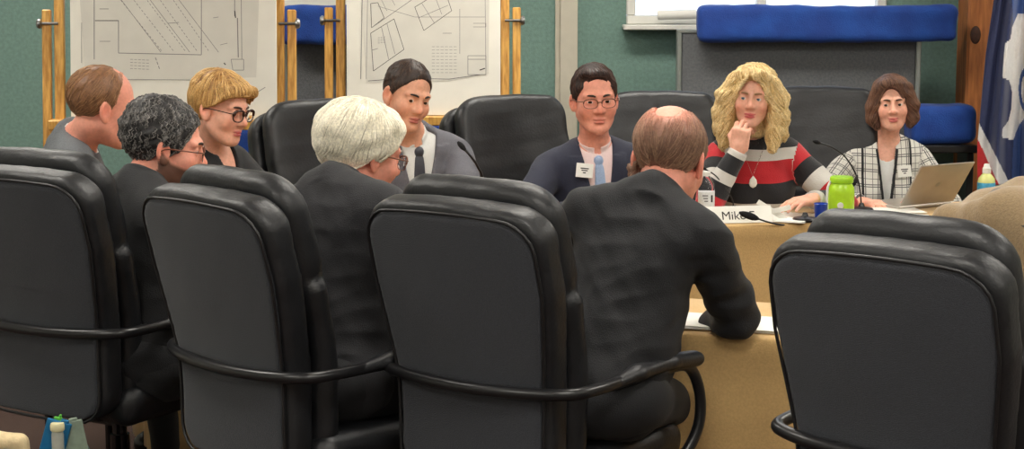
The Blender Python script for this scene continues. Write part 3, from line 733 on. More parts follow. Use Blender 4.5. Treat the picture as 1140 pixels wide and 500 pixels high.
# ================================================================ partitions with blue padded tops
def puff(name, lo, hi, r, m, parent=None, amp=.006, fr=18, h=.012, k=0):
    lo = np.array(lo, float); hi = np.array(hi, float); c = (lo+hi)/2; hf = (hi-lo)/2
    return sdf_obj(name, lambda p: rbox(p, c, hf, r)+wob(p, fr, k)*amp+wob(p, fr*3, k+4)*amp*.3, lo-.05, hi+.05, h, m, parent)
def partition(px0, px1, cap0, cap1, ytop, ycap0, ycap1, Y, label, low):
    x0, x1 = wx(px0, 1.2, Y), wx(px1, 1.2, Y); z1 = P(570, ytop, Y)[2]
    t = thing('partition_panel', label, 'partition', 'partition panels along the green wall', loc=((x0+x1)/2, Y+.05, 0))
    b = MB(); b.box(((x0+x1)/2, Y+.03, z1/2+.02), ((x1-x0)/2-.012, .025, z1/2-.02), bev=.006); b.build('fabric_panel', M['grey_pad'], t)
    b = MB()
    for x in (x0, x1): b.box((x, Y+.03, z1/2), (.012, .032, z1/2), bev=.004)
    b.box(((x0+x1)/2, Y+.03, z1+.004), ((x1-x0)/2+.012, .032, .008), bev=.003); b.build('edge_strip', M['alu'], t); rebase(t)
    zc0, zc1 = P(570, ycap1, Y-.1)[2], P(570, ycap0, Y-.1)[2]
    o = puff('padded_bolster', (wx(cap0, 1.5, Y-.1), Y-.14, zc0), (wx(cap1, 1.5, Y-.1), Y+.0, zc1), .035, M['blue_pad'], k=2)
    tag(o, low[0], 'bolster')
    return t
partition(756, 1022, 777, 1065, 36, 6, 47, 9.0, 'grey fabric partition behind the two women on the right', ['long royal blue padded bolster under the right window'])
partition(318, 480, 312, 470, 46, 5, 50, 9.0, 'grey fabric partition seen between the two easels', ['royal blue padded bolster seen high between the easels'])
for (a, bb, y0, y1, Y, lb) in ((1012, 1083, 116, 159, 8.75, 'short royal blue cushion beside the wooden post'), (236, 300, 139, 200, 8.75, 'royal blue cushion below the left easel'), (466, 512, 136, 200, 8.75, 'royal blue cushion below the right easel')):
    z0 = P(570, y1, Y)[2]
    o = puff('seat_cushion', (wx(a, 1, Y), Y-.1, z0), (wx(bb, 1, Y), Y+.12, P(570, y0, Y)[2]), .04, M['blue_pad'], k=5); tag(o, lb, 'cushion')
    t = thing('low_bench', 'low black bench carrying the '+lb[lb.index('royal'):] , 'bench', loc=((wx(a,1,Y)+wx(bb,1,Y))/2, Y, 0))
    x0, x1 = wx(a, 1, Y), wx(bb, 1, Y); m = MB(); m.box(((x0+x1)/2, Y, z0-.02), ((x1-x0)/2, .12, .018), bev=.005); m.build('bench_top', M['plastic'], t)
    for sx in (x0+.03, x1-.03):
        m = MB(); m.box((sx, Y, (z0-.04)/2), (.016, .1, (z0-.04)/2), bev=.004); m.build('leg', M['plastic'], t)
    rebase(t)
# rolled sheet on the sill
b = MB(); a = P(732, 17, 9.22); c = P(775, 16, 9.22); b.tube([a, a+(c-a)*.5, c], .024, 14); tag(b.build('paper_roll', M['paper'], smooth=True, auto=40), 'white paper roll lying on the right window sill', 'paper roll')
# ================================================================ easels with drawing boards
def easel(xl, xr, Y, zb, label, lean=.10):
    """artist easel: two front uprights carrying a ledge, outer clamped uprights, rear leg"""
    xm = (xl+xr)/2; t = thing('easel', label, 'easel', 'golden wooden easels', loc=(xm, Y, 0))
    yy = lambda z: Y+lean*z
    R = rotx(-math.atan(lean))
    for sx, x in ((-1, xl), (1, xr)):
        b = MB(); L = 2.2; b.box((x, yy(L/2)+.02, L/2), (.020, .016, L/2), R, .004); b.build('upright', M['oak'], t)
        b = MB(); b.box((x+sx*.052, yy(.78)+.015, .78), (.018, .014, .78), R, .004); b.build('side_rail', M['oak'], t)
        b = MB(); b.tube([(x-sx*.0, yy(1.5)-.006, 1.50), (x+sx*.074, yy(1.5)-.006, 1.50)], .006, 8)
        b.lathe([(.008, 0), (.020, .003), (.022, .012), (.016, .020)], (x+sx*.068, yy(1.5)-.008, 1.5), 12, roty(sx*PI/2)); b.build('wing_knob', M['metal'], t, smooth=True, auto=40)
    b = MB(); b.box((xm, yy(zb)-.03, zb-.022), ((xr-xl)/2+.03, .045, .020), None, .004); b.build('ledge', M['oak'], t)
    b = MB(); b.box((xm, yy(.35)+.03, .35), ((xr-xl)/2+.06, .014, .03), None, .004); b.build('cross_bar', M['oak'], t)
    b = MB(); b.tube([(xm, yy(1.9)+.03, 1.9), (xm, Y+.75, .01)], .018, 6); b.build('rear_leg', M['oak'], t); rebase(t); return yy
def board(px0, px1, Y, zb, lean, label, lines, shp):
    """foam board with a pinned drawing; lines in sheet units 0..1"""
    x0, x1 = PZ(px0, zb, Y)[0], PZ(px1, zb, Y)[0]; t = thing('drawing_board', label, 'drawing board', 'drawing boards on easels', loc=((x0+x1)/2, Y+lean*zb, zb))
    H = 1.0; R = rotx(-math.atan(lean)); o = np.array((x0, Y+lean*zb-.012, zb)); up = R@np.array((0,0,1.)); nn = R@np.array((0,-1.,0))
    at = lambda x, z, d=0: o+np.array((x, 0, 0))+up*z+nn*d
    b = MB(); b.box(at((x1-x0)/2, H/2), ((x1-x0)/2, .005, H/2), R, .002); b.build('foam_sheet', M['foam'], t)
    dep = lambda z: (Y+lean*z)*math.cos(PITCH)+(CAM_Z-z)*math.sin(PITCH)
    def loc(px, py):                                   # place a mark where the photo shows it on this board
        q = P(px, py, Y+lean*1.35); z = q[2]
        for _ in range(4): q = P(px, py, Y+lean*z); z = q[2]
        return q[0]-x0, (z-zb)/up[2]
    S0 = [loc(*p) for p in shp]; b = MB(); b.poly([at(x, z, .0055) for x, z in S0], nn, .0008); b.build('printed_sheet', M['sheet'], t)
    for nm, mm in (('drawn_line', 'ink'), ('dark_line', 'ink_dark')):
        b = MB()
        for ln in lines:
            dark = ln[0] == 'd'; pts = ln[1:]
            if dark != (nm == 'dark_line'): continue
            wd_ = pts[0]; pts = pts[1:]
            for p, q in zip(pts[:-1], pts[1:]):
                a = np.array(loc(*p)); c = np.array(loc(*q)); L = np.linalg.norm(c-a)
                if L < 1e-6: continue
                u = (c-a)/L; v = np.array((-u[1], u[0]))*wd_; c4 = [a-v, c-v, c+v, a+v]; b.poly([at(k[0], k[1], .0064) for k in c4], nn, .0004)
        if b.v: k = b.build(nm, M[mm], t); k['kind'] = 'stuff'
    rebase(t)
LEAN = .10
def dashrow(a, c, n, gap=.4, w=.0011, off=(0, 0)):
    out = []; a = np.array(a, float); c = np.array(c, float)
    for i in range(n):
        p = a+(c-a)*(i/n); q = a+(c-a)*((i+1-gap)/n); out.append(('n', w, tuple(p+off), tuple(q+off)))
    return out
L1 = [('n', .0016, (106,-20), (106,66)), ('d', .0015, (107,23), (133,23)), ('n', .0015, (133,23), (133,59), (225,61), (225,-20)), ('n', .0010, (85,88), (92,88)),
      ('n', .0014, (262,-20), (262,18)), ('d', .0022, (262,12), (263,20)), ('n', .0020, (265,20), (266,64)), ('n', .0012, (269,-20), (270,66)), ('d', .0022, (250,70), (252,72)),
      ('n', .0012, (258,66), (272,66), (272,78), (260,78), (258,66)), ('n', .0012, (288,102), (296,97)), ('n', .001, (92,25), (92,70)), ('n', .0010, (100,88), (226,89), (226,94))]
L1 += [('n', .0012, (112,10), (122,10)), ('n', .0011, (112,46), (124,46)), ('n', .0012, (188,26), (200,25)), ('n', .001, (238,20), (244,19)), ('n', .001, (246,50), (254,48))]
for k in range(5): L1 += dashrow((124+k*15, -14), (182+k*13, 58), 20, .45, .0011, (0, 0))
for k in range(3): L1 += [('n', .0010, (124+k*32, -16), (180+k*32, 58))]
for k in range(4): L1 += dashrow((146, 66+k*3.4), (168, 67+k*3.4), 5, .3, .0009)
L1 += dashrow((174, 64), (179, 78), 3, .3, .0016)
E1 = dict(Y=7.55); zb1 = P(570, 132, E1['Y']+.11)[2]
yy = easel(PZ(66, zb1, 7.66)[0], PZ(311, zb1, 7.66)[0], 7.55, zb1, 'left golden wooden easel, behind the balding man in a grey jacket', LEAN)
board(73, 305, 7.55-.02, zb1, LEAN, 'large white board with a parking layout drawing on the left easel', L1, [(88,-30), (290,-30), (286,86), (150,90), (96,84)])
L2 = [('n', .0014, (404,-20), (402,88)), ('d', .0012, (413,4), (421,3), (428,20), (414,31), (413,4)), ('n', .0012, (414,31), (470,-8)), ('d', .0012, (413,37), (439,21), (450,55), (416,79), (413,37)),
      ('n', .0012, (425,30), (433,66)), ('n', .0012, (414,56), (421,54)), ('n', .001, (431,26), (440,60)), ('d', .0011, (462,8), (495,-12), (503,12), (472,34), (462,8)), ('n', .001, (470,4), (484,26)), ('n', .001, (466,20), (499,6)),
      ('n', .001, (484,-5), (492,16)), ('n', .0009, (421,7), (462,19), (540,19)), ('n', .001, (512,10), (512,60)), ('n', .001, (540,-20), (541,78)), ('n', .0012, (521,62), (541,62), (541,83), (521,83), (521,62)),
      ('d', .0022, (534,78), (540,76)), ('n', .0013, (521,66), (541,66)), ('d', .0011, (410,90), (450,87), (500,88), (535,83)), ('n', .001, (493,37), (503,37)), ('n', .001, (527,26), (541,26), (541,30), (527,30)), ('n', .001, (410,-20), (408,88))]
for k in range(9): L2 += dashrow((481, 52+k*3.6), (510, 52+k*3.6), 6, .3, .0008)
for k in range(4): L2 += dashrow((421, 42+k*2), (430, 41+k*2), 3, .3, .0009)
for k in range(5): L2 += [('n', .0009, (424+k*9, -2-k*5), (431+k*9, 12-k*6))]
zb2 = P(570, 128, 8.1)[2]
easel(PZ(379, zb2, 8.1)[0], PZ(562, zb2, 8.1)[0], 8.0, zb2, 'right golden wooden easel, behind the short haired man in grey', LEAN)
board(384, 557, 7.98, zb2, LEAN, 'white board with a street and lot drawing on the right easel', L2, [(401,-30), (545,-30), (544,82), (500,90), (408,92)])
# ================================================================ chairs
def build_chair(label, lift=0.0):
    t = thing('office_chair', label, 'chair'); O = np.array((0, -.20, .410+lift), np.float32); Rb = rotx(math.radians(14)); gz = lambda z: .25*(z-.5*(z-.3+np.sqrt((z-.3)**2+.004)))-.067
    toB = lambda p: ((p-O)@Rb).astype(np.float32); fr = lambda v: O+Rb@np.array(v, float)
    def outl(q, dw=0, zt=.775, zb=.035, r=.075):
        x = np.abs(q[:,0]); z = q[:,2]; wz_ = np.interp(z, (-.05, .18, .30, .55, .70, .78), (.246, .240, .244, .275, .272, .262)).astype(np.float32)+dw
        zt_ = zt-.30*x*x; zc = (zt_+zb)/2; hz = (zt_-zb)/2
        a = x-wz_+r; c = np.abs(z-zc)-hz+r
        return np.sqrt(np.maximum(a, 0)**2+np.maximum(c, 0)**2)+np.minimum(np.maximum(a, c), 0)-r
    bend = lambda q: q[:,1]-.30*q[:,0]**2-gz(q[:,2])
    def ext(q, d2, y0, y1, k=.018): return smax(d2, np.abs(bend(q)-(y0+y1)/2)-(y1-y0)/2, k)
    lo = (-.36, -.62, .34+lift); hi = (.36, .12, 1.36+lift)
    sdf_obj('back_shell', lambda p: (lambda q: ext(q, outl(q, .006), -.035, .050, .03)+wob(p, 45, 2)*.0012)(toB(p)), lo, hi, .009, M['leather'], t)
    sdf_obj('back_panel', lambda p: (lambda q: smax(ext(q, outl(q, -.014, .752, .0), -.047, -.02, .010), .300-q[:,2], .01)+wob(p, 25, 9)*.0015)(toB(p)), lo, hi, .008, M['panel'], t)
    sdf_obj('lower_panel', lambda p: (lambda q: smax(ext(q, outl(q, -.016, .9, .045), -.046, -.02, .010), q[:,2]-.290, .01))(toB(p)), lo, hi, .008, M['panel'], t)
    def front(p):
        q = toB(p); d = ext(q, outl(q, -.020, .800, .34), .058, .150, .05); q2 = q.copy(); q2[:,1] = bend(q)
        lum = smax(outl(q, -.045, .36, .16), np.abs(q2[:,1]-.100)-.045, .04); bot = smax(outl(q, -.045, .17, -.02), np.abs(q2[:,1]-.105)-.050, .04)
        d = np.minimum(np.minimum(d, lum), bot); m = q2.copy(); m[:,0] = np.abs(m[:,0])
        d = smin(d, cap(m, (.205,.105,.03), (.235,.10,.48), .040, .034), .012)
        return d+wob(p, 26, 12)*.0030+wob(p, 60, 3)*.0006
    sdf_obj('front_cushion', front, lo, hi, .0085, M['leather'], t)
    # piping round the panel
    ring = []
    for k in range(96):
        an = 2*PI*k/96; dx, dz = math.cos(an), math.sin(an); r0, r1 = .05, .6
        for _ in range(22):
            rm = (r0+r1)/2; q = np.array([[dx*rm, 0, .40+dz*rm]], np.float32)
            if outl(q, -.010, .757, .04)[0] < 0: r0 = rm
            else: r1 = rm
        x = dx*r0; z = .40+dz*r0; ring.append(fr((x, -.044+.30*x*x+gz(z), z)))
    b = MB(); b.tube(ring, .0045, 6, closed=True); b.build('piping', M['piping'], t, smooth=True)
    # arm loop: front stem, arm, and the bar that wraps behind the back
    hl = [(-.20,.16,.405), (-.30,.20,.42), (-.330,.265,.50), (-.333,.275,.60), (-.330,.22,.685), (-.328,.10,.700), (-.325,-.06,.702), (-.322,-.19,.700), (-.300,-.272,.698), (-.21,-.318,.695), (-.10,-.339,.692), (0,-.344,.691)]
    full = hl+[(-x, y, z) for x, y, z in hl[-2::-1]]
    b = MB(); b.tube([(x, y, z+lift) for x, y, z in spline(full, 6)], .0155, 12); b.build('arm_loop', M['plastic'], t, smooth=True)
    for sx in (-1, 1):
        pd = [(sx*.330, .245, .703+lift), (sx*.330, .12, .716+lift), (sx*.326, -.02, .712+lift), (sx*.322, -.12, .700+lift)]
        sdf_obj('arm_pad', lambda p: smin(smin(cap(p*np.array((1,1,1.35), np.float32), np.array(pd[0])*(1,1,1.35), np.array(pd[1])*(1,1,1.35), .030), cap(p*np.array((1,1,1.35), np.float32), np.array(pd[1])*(1,1,1.35), np.array(pd[2])*(1,1,1.35), .030, .028), .01), cap(p*np.array((1,1,1.35), np.float32), np.array(pd[2])*(1,1,1.35), np.array(pd[3])*(1,1,1.35), .028, .018), .01), (min(sx*.27, sx*.39), -.2, .62+lift), (max(sx*.27, sx*.39), .32, .76+lift), .0075, M['leather'], t)
    def seat(p):
        d = rbox(p, (0,.055,.455+lift), (.265,.27,.062), .055); m = p.copy(); m[:,0] = np.abs(m[:,0])
        d = smin(d, cap(m, (.235,-.15,.475+lift), (.235,.26,.475+lift), .042), .015); d = smin(d, cap(p, (-.2,.29,.465+lift), (.2,.29,.465+lift), .050), .02)
        return d+wob(p, 36, 15)*.003
    sdf_obj('seat', seat, (-.32,-.26,.36+lift), (.32,.39,.56+lift), .009, M['leather'], t)
    b = MB(); b.box((0,.03,.385+lift), (.14,.16,.012), bev=.004); b.lathe([(.030,.12), (.030,.30), (.022,.30), (.022,.39+lift)], (0,.03,0), 16); b.build('gas_column', M['chrome'], t, smooth=True, auto=40)
    b = MB()
    for k in range(5):
        a = 2*PI*k/5+.3; c, s = math.cos(a), math.sin(a); b.tube([(0,.03,.125), (c*.16,.03+s*.16,.115), (c*.30,.03+s*.30,.085)], [.030,.024,.016], 10, flat=((0,0,1), .8))
    b.lathe([(.045,.09), (.048,.14), (.034,.16)], (0,.03,0), 16); b.build('star_base', M['plastic'], t, smooth=True, auto=50)
    for k in range(5):
        a = 2*PI*k/5+.3; c, s = math.cos(a), math.sin(a); ctr = np.array((c*.30,.03+s*.30,.030)); b = MB()
        for e in (-1, 1): b.lathe([(.012,-.009), (.028,-.008), (.030,0), (.028,.008), (.012,.009)], ctr+np.array((-s,c,0))*.016*e, 16, rotz(a)@rotx(PI/2))
        b.tube([ctr+(0,0,.012), ctr+(0,0,.06)], .008, 8); b.build('caster', M['plastic'], t, smooth=True, auto=50)
    return t
def place(t, backx, backy, psi, label, group):
    p = math.radians(psi); t.location = (backx+.30*math.sin(p), backy+.30*math.cos(p), 0); t.rotation_euler = (0, 0, -p); t['label'] = label; t['group'] = group; return t
G1 = 'high-backed office chairs seen from behind'; G2 = 'high-backed office chairs facing the camera'
ch0 = build_chair('black leather chair'); nt_ = 0
CH = [(-1.385, 5.28, 31, 'black office chair at the left edge, behind the curly haired man'), (-.75, 4.77, 46, 'black office chair behind the white-haired man, second from left'),
      (-.11, 4.55, 37, 'black office chair in the middle with its right armrest fully in view'), (.815, 3.86, 40, 'nearest black office chair, filling the lower right corner')]
for i, (x, y, ps, lb) in enumerate(CH): place(ch0 if i == 0 else copy_tree(ch0), x, y, ps, lb, G1)
CF = [(-.78, 7.35, 150, 'black leather chair behind the white-haired man, below the gap between easels'), (-.03, 7.60, 152, 'empty black leather chair left of the man in the navy suit'),
      (.64, 7.85, 186, 'black leather chair between the navy suited man and the blonde woman'), (1.37, 8.15, 190, 'black leather chair between the blonde woman and the brunette')]
for x, y, ps, lb in CF: place(copy_tree(ch0), x, y, ps, lb, G2)
# ================================================================ tables under linen
def table(A_, B_, dep, side, label_t, label_c, zt=.735, grp='folding tables', n=260, drop=.68, seed=0):
    """table whose front edge runs A_->B_ (plan), depth dep towards side*normal; cloth over it"""
    A_ = np.array(A_, float); B_ = np.array(B_, float); L = np.linalg.norm(B_-A_); e = (B_-A_)/L; nn = np.array((-e[1], e[0]))*side
    c = (A_+B_)/2+nn*dep/2; ang = math.atan2(e[1], e[0]); R = rotz(ang)
    t = thing('folding_table', label_t, 'table', grp, loc=(c[0], c[1], 0), rz=0)
    b = MB(); b.box((c[0], c[1], zt-.016), (L/2-.004, dep/2-.004, .012), R, .004); b.build('tabletop', M['plastic'], t)
    for sx in (-1, 1):
        for sy in (-1, 1):
            q = c+e*sx*(L/2-.1)+nn*sy*(dep/2-.06); b = MB(); b.tube([(q[0], q[1], 0), (q[0], q[1], zt-.03)], .014, 10); b.build('leg', M['chrome'], t, smooth=True, auto=50)
    rebase(t)
    # cloth: rounded rectangle rings, flat on top then hanging in folds
    hx, hy, r = L/2+.006, dep/2+.006, .02; per = []
    for k in range(n):
        s = k/n*(4*(hx+hy)); 
        for (ln, p0, d) in ((2*hx, (-hx,-hy), (1,0)), (2*hy, (hx,-hy), (0,1)), (2*hx, (hx,hy), (-1,0)), (2*hy, (-hx,hy), (0,-1))):
            if s <= ln: per.append((p0[0]+d[0]*s, p0[1]+d[1]*s, d[1], -d[0])); break
            s -= ln
    rings = [(.0,.0), (.5,.0), (1.0,.0), (1.0,-.006), (1.0,-.02), (1.0,-.05), (1.0,-.056), (1,-.06-(drop-.06)/7), (1,-.06-(drop-.06)*2/7), (1,-.06-(drop-.06)*3/7), (1,-.06-(drop-.06)*4/7), (1,-.06-(drop-.06)*5/7), (1,-.06-(drop-.06)*6/7), (1,-drop)]
    vs = []; fs = []; rs = np.random.RandomState(seed); ph = rs.rand(6)*6.28
    for j, (f, z) in enumerate(rings):
        for k, (x, y, ox, oy) in enumerate(per):
            s = (x+y*1.7); am = min(1, max(0, -z-.04)/.5)
            w_ = (math.sin(s*9+ph[0])*.022+math.sin(s*17+ph[1])*.012+math.sin(s*31+ph[2]+z*3)*.005)*am+.018*am+(.006 if z < 0 else 0)+(.003 if z == -.05 else 0)
            q = R@np.array((x*f+ox*w_, y*f+oy*w_, 0)); vs.append((c[0]+q[0], c[1]+q[1], zt+.002+z))
    for j in range(len(rings)-1):
        for k in range(n): fs.append((j*n+k, j*n+(k+1) % n, (j+1)*n+(k+1) % n, (j+1)*n+k))
    m = MB(); m.add(vs, fs); o = m.build('tablecloth', M['cloth'], smooth=True, auto=60); tag(o, label_c, 'tablecloth', 'tan tablecloths')
    sd = o.modifiers.new('thickness', 'SOLIDIFY'); sd.thickness = .003; sd.offset = 1
    return c, ang
e17 = np.array((math.cos(math.radians(17)), -math.sin(math.radians(17)))); p0 = np.array((.59, 4.93))
t1 = table(p0-e17*.80, p0+e17*.66, .52, 1, 'folding table in front of the bald man, under tan linen', 'tan linen tablecloth hanging beside the bald man in the black suit', seed=3)
n17 = np.array((-e17[1], e17[0]))*.15; t2 = table(p0-e17*2.34+n17, p0-e17*.82+n17, .50, 1, 'folding table in front of the white-haired man, under tan linen', 'tan linen tablecloth in front of the white-haired man, hidden by chairs', seed=4, drop=.22)
t3 = table((-1.22, 6.16), (.45, 6.62), .46, 1, 'folding table before the navy suited man, under tan linen', 'tan linen tablecloth in front of the man in the navy suit', seed=5)
t4 = table((.55, 7.06), (2.30, 7.36), .52, 1, 'folding table before the two women on the right, under tan linen', 'tan linen tablecloth with the name card, in front of the blonde woman', seed=6)
# ================================================================ the people
def R_(*c): return lin(*c)[:3]
SK = dict(fair=R_(232,174,150), pink=R_(230,158,136), tan=R_(206,146,116), olive=R_(214,158,126))
TZ = .775
def shirt_front(c): pass
person('person', 'balding man with light brown hair in a grey jacket at the far left, in profile', P(115, 119, 6.12), head=(112, 12, 4), sc=1.10, N=P(86, 158, 6.22), torso=(105, 18), wd=1.0, belly=1.1,
       arms=dict(R=dict(w=P(150, 250, 6.0), e=P(60, 300, 5.9)), L=dict(w=P(185, 250, 6.4), e=P(120, 300, 6.6))), hair='balding', hair_cols=[(128,92,60), (92,64,42), (160,124,84)], skin=SK['pink'],
       o=dict(crown=(0,.02,.12), browmat='brow_fair', spot=((0,.062,.095),.040)), outfit=suit('grey_hoodie', 'shirt_white', vee=.12, vw=.05, lapel=False), group='people seated at the tables', legs=dict(dir=105), strands=500, strand_len=.035, strand_r=.0010)
person('person', 'curly grey-haired bearded man with glasses in a black jacket, second from left', P(183, 163, 5.52), hipat=(-1.10,5.44,.60), head=(104, 12, 2), sc=1.15, N=P(158, 210, 5.46), torso=(128, 22), belly=1.15,
       arms=dict(R=dict(w=P(230, 275, 5.75), e=P(200, 340, 5.3)), L=dict(w=P(230, 270, 5.95), e=P(180, 330, 6.1))), hair='curly', hair_cols=[(58,56,56), (26,25,27), (134,130,126)], skin=SK['pink'],
       o=dict(beard=(R_(84,60,48), .9), browmat='brow_dark', crown=(0,-.04,.12)), glasses=('brown_frame', .0022, .0175), outfit=suit('jacket_black', None, vee=0, lapel=False), group='people seated at the tables', legs=dict(dir=135), strands=900, strand_len=.030, strand_r=.0013, wavy=1)
person('person', 'woman with short blonde hair and dark-rimmed glasses looking down at the table', P(246, 121, 6.75), head=(62, 13, -3), sc=1.06, N=P(238, 168, 6.86), torso=(60, 10), wd=.92,
       arms=dict(R=dict(w=P(300, 245, 6.45), e=P(220, 270, 6.4)), L=dict(w=P(320, 235, 6.6), e=P(330, 250, 6.9))), hair='pixie_bob', hair_cols=[(186,142,82), (122,84,46), (222,184,122)], skin=SK['fair'],
       o=dict(fem=1, gaze=(0,.9,-.4), browmat='brow_brown', lip=R_(196,104,104), crown=(-.02,.0,.13), flow=(-.4,.2,0)), glasses=('tortoise', .0046, .020), outfit=suit('jacket_black', None, vee=.16, vw=.05, lapel=False), group='people seated at the tables', legs=dict(dir=45), strands=900, strand_len=.07)
person('person', 'white-haired man with glasses in a charcoal suit jacket, seen from behind', P(404, 170, 5.22), head=(124, 16, 3), sc=1.13, hipat=(-.50,4.93,.60), N=P(376, 212, 5.08), torso=(140, 24, 4), wd=1.08, belly=1.15,
       arms=dict(R=dict(w=P(490, 330, 5.25), e=P(455, 400, 4.8)), L=dict(w=P(480, 300, 5.6), e=P(330, 330, 5.7))), hair='bowl', hair_cols=[(226,218,196), (176,168,148), (240,234,216)], skin=SK['pink'],
       o=dict(browmat='brow_grey', crown=(.0,-.03,.13)), glasses=('brown_frame', .0024, .0185), outfit=suit('suit_dark', None, vee=.0, lapel=False, wr=.0065), group='people seated at the tables', legs=dict(dir=140), strands=1300, strand_len=.085, strand_r=.0015)
person('person', 'man with short dark hair in a grey suit leaning forward, head tilted', P(453, 107, 7.0), head=(34, 14, -10), sc=1.05, N=P(462, 156, 7.12), torso=(15, 14), wd=.98,
       arms=dict(R=dict(w=P(420, 240, 6.7), e=P(390, 240, 6.9)), L=dict(w=P(500, 240, 6.7), e=P(540, 240, 7.0), )), hair='short', hair_cols=[(64,48,40), (38,28,24), (92,70,56)], skin=R_(222,164,136),
       o=dict(browmat='brow_dark', gaze=(.35,.9,-.1), crown=(0,-.03,.12), lip=R_(176,100,90)), outfit=suit('suit_grey', 'shirt_white', 'tie_dark', vee=.30, vw=.07), group='people seated at the tables', legs=dict(dir=15), strands=500, strand_len=.022, strand_r=.0009)
m6 = person('person', 'man in a navy suit with a light blue tie, glasses and a white name badge', P(662, 111, 7.18), head=(8, 4, 2), sc=1.08, N=P(662, 168, 7.24), torso=(8, 8, 3), wd=1.08, belly=1.15,
       arms=dict(R=dict(w=P(640, 236, 6.85), e=P(585, 260, 6.9)), L=dict(w=P(690, 236, 6.85), e=P(760, 250, 7.1))), hair='side_part', hair_cols=[(52,36,32), (32,22,22), (82,56,46)], skin=SK['pink'],
       o=dict(browmat='brow_dark', gaze=(.1,1,-.02), jaw=1.06, crown=(.02,-.02,.12)), glasses=('brown_frame', .0024, .0165), outfit=suit('suit_navy', 'shirt_pink', 'tie_blue', vee=.34, vw=.060), group='people seated at the tables', legs=dict(dir=5), strands=700, strand_len=.05, strand_r=.0012)
person('person', 'bald-crowned man in a black suit leaning on the table, seen from behind', P(746, 178, 4.98), hipat=(.21,4.70,.60), head=(155, 20, 2), sc=1.16, N=P(726, 224, 4.86), torso=(162, 24, 14), wd=.97, belly=1.25,
       arms=dict(R=dict(w=P(790, 366, 5.14), e=P(900, 420, 4.7), f=(-.9,.3,0), n=(0,.1,1), c=.5), L=dict(w=P(640, 300, 5.5), e=P(560, 340, 5.2))), hair='bald_crown', hair_cols=[(122,94,76), (88,68,56), (152,124,100)], skin=SK['pink'],
       o=dict(crown=(0,-.02,.12), spot=((.004,-.075,.100),.050)), outfit=suit('suit_black', None, vee=0, lapel=False, wr=.007), group='people seated at the tables', legs=dict(dir=165), strands=900, strand_len=.040, strand_r=.0010)
w8 = person('person', 'blonde woman in a red, black and white striped sweater, chin on her hand', P(838, 108, 7.55), head=(-12, 4, -4), sc=.99, N=P(842, 158, 7.66), torso=(2, 12), wd=1.0,
       arms=dict(R=dict(w=P(822, 168, 7.44), e=P(795, 240, 7.3), f=(.12,-.12,1), n=(-.45,-.9,-.1), c=.95, t=.6), L=dict(w=P(906, 222, 7.36), e=P(925, 215, 7.6), f=(-.8,-.55,-.05), n=(0,-.15,1), c=.28, s=.10)),
       hair='long_waves', hair_cols=[(222,192,134), (172,138,84), (244,222,174)], skin=SK['fair'], o=dict(fem=1, gaze=(.25,1,0), browmat='brow_fair', iris='iris_blue', lip=R_(196,92,92), crown=(.01,.0,.13)),
       outfit=suit('sweater', None, vee=0, lapel=False, wr=.003, neckz=(-.02,.095), tall=True), group='people seated at the tables', legs=dict(dir=0), strands=1500, strand_len=.12, strand_r=.0018, wavy=.6)
w9 = person('person', 'brunette woman in a black and white checked jacket behind the open laptop', P(993, 116, 7.95), head=(-8, 1, 3), sc=.94, N=P(985, 162, 8.03), torso=(-4, 6), wd=.96,
       arms=dict(R=dict(w=P(958, 226, 7.68), e=P(915, 235, 7.8)), L=dict(w=P(1030, 226, 7.72), e=P(1060, 235, 7.9))), hair='chin_bob', hair_cols=[(104,74,60), (66,46,40), (136,100,80)], skin=SK['fair'],
       o=dict(fem=1, gaze=(.2,1,0), browmat='brow_brown', lip=R_(190,100,96), smile=.2, crown=(.03,-.01,.13)), outfit=suit('plaid', 'shirt_white', None, vee=.30, vw=.038, lapel=False, shirtcol=False, collar=False, hem='trimblack', scoop=.5, wr=.002), group='people seated at the tables', legs=dict(dir=0), strands=900, strand_len=.09)
# ================================================================ things on the far right table
from mathutils.bvhtree import BVHTree
TC = .7395
def surf(root, names, px, py, lift=.004):
    """point and outward normal on a worn garment where the photo shows the badge or pendant"""
    hs = [surf1(root, c, px, py) for c in root.children if c.name.split('.')[0] in names]; hs = [h for h in hs if h is not None]; h = min(hs, key=lambda h: h[2])
    n = nrm(h[1]); n = n if n[1] < 0 else -n; return np.array(h[0])+n*lift, n
def surf1(root, o, px, py):
    L = Matrix.Translation(root.location)@Matrix.Rotation(root.rotation_euler.z, 4, 'Z')
    me = o.data; bv = BVHTree.FromPolygons([L@v.co for v in me.vertices], [tuple(p.vertices) for p in me.polygons])
    a = Vector((0, 0, CAM_Z)); d = (Vector(P(px, py, 5))-a).normalized(); h = bv.ray_cast(a, d)
    return None if h[0] is None else (h[0], h[1], h[3])
def frame_of(n, roll=0):
    y = nrm(n); x = nrm(np.cross((0,0,1), y)); z = np.cross(y, x); c, s = math.cos(roll), math.sin(roll); return np.stack([x*c+z*s, y, -x*s+z*c], 1)
def under(root, o):
    L = Matrix.Translation(root.location)@Matrix.Rotation(root.rotation_euler.z, 4, 'Z'); o.data.transform(L.inverted()); o.parent = root; return o
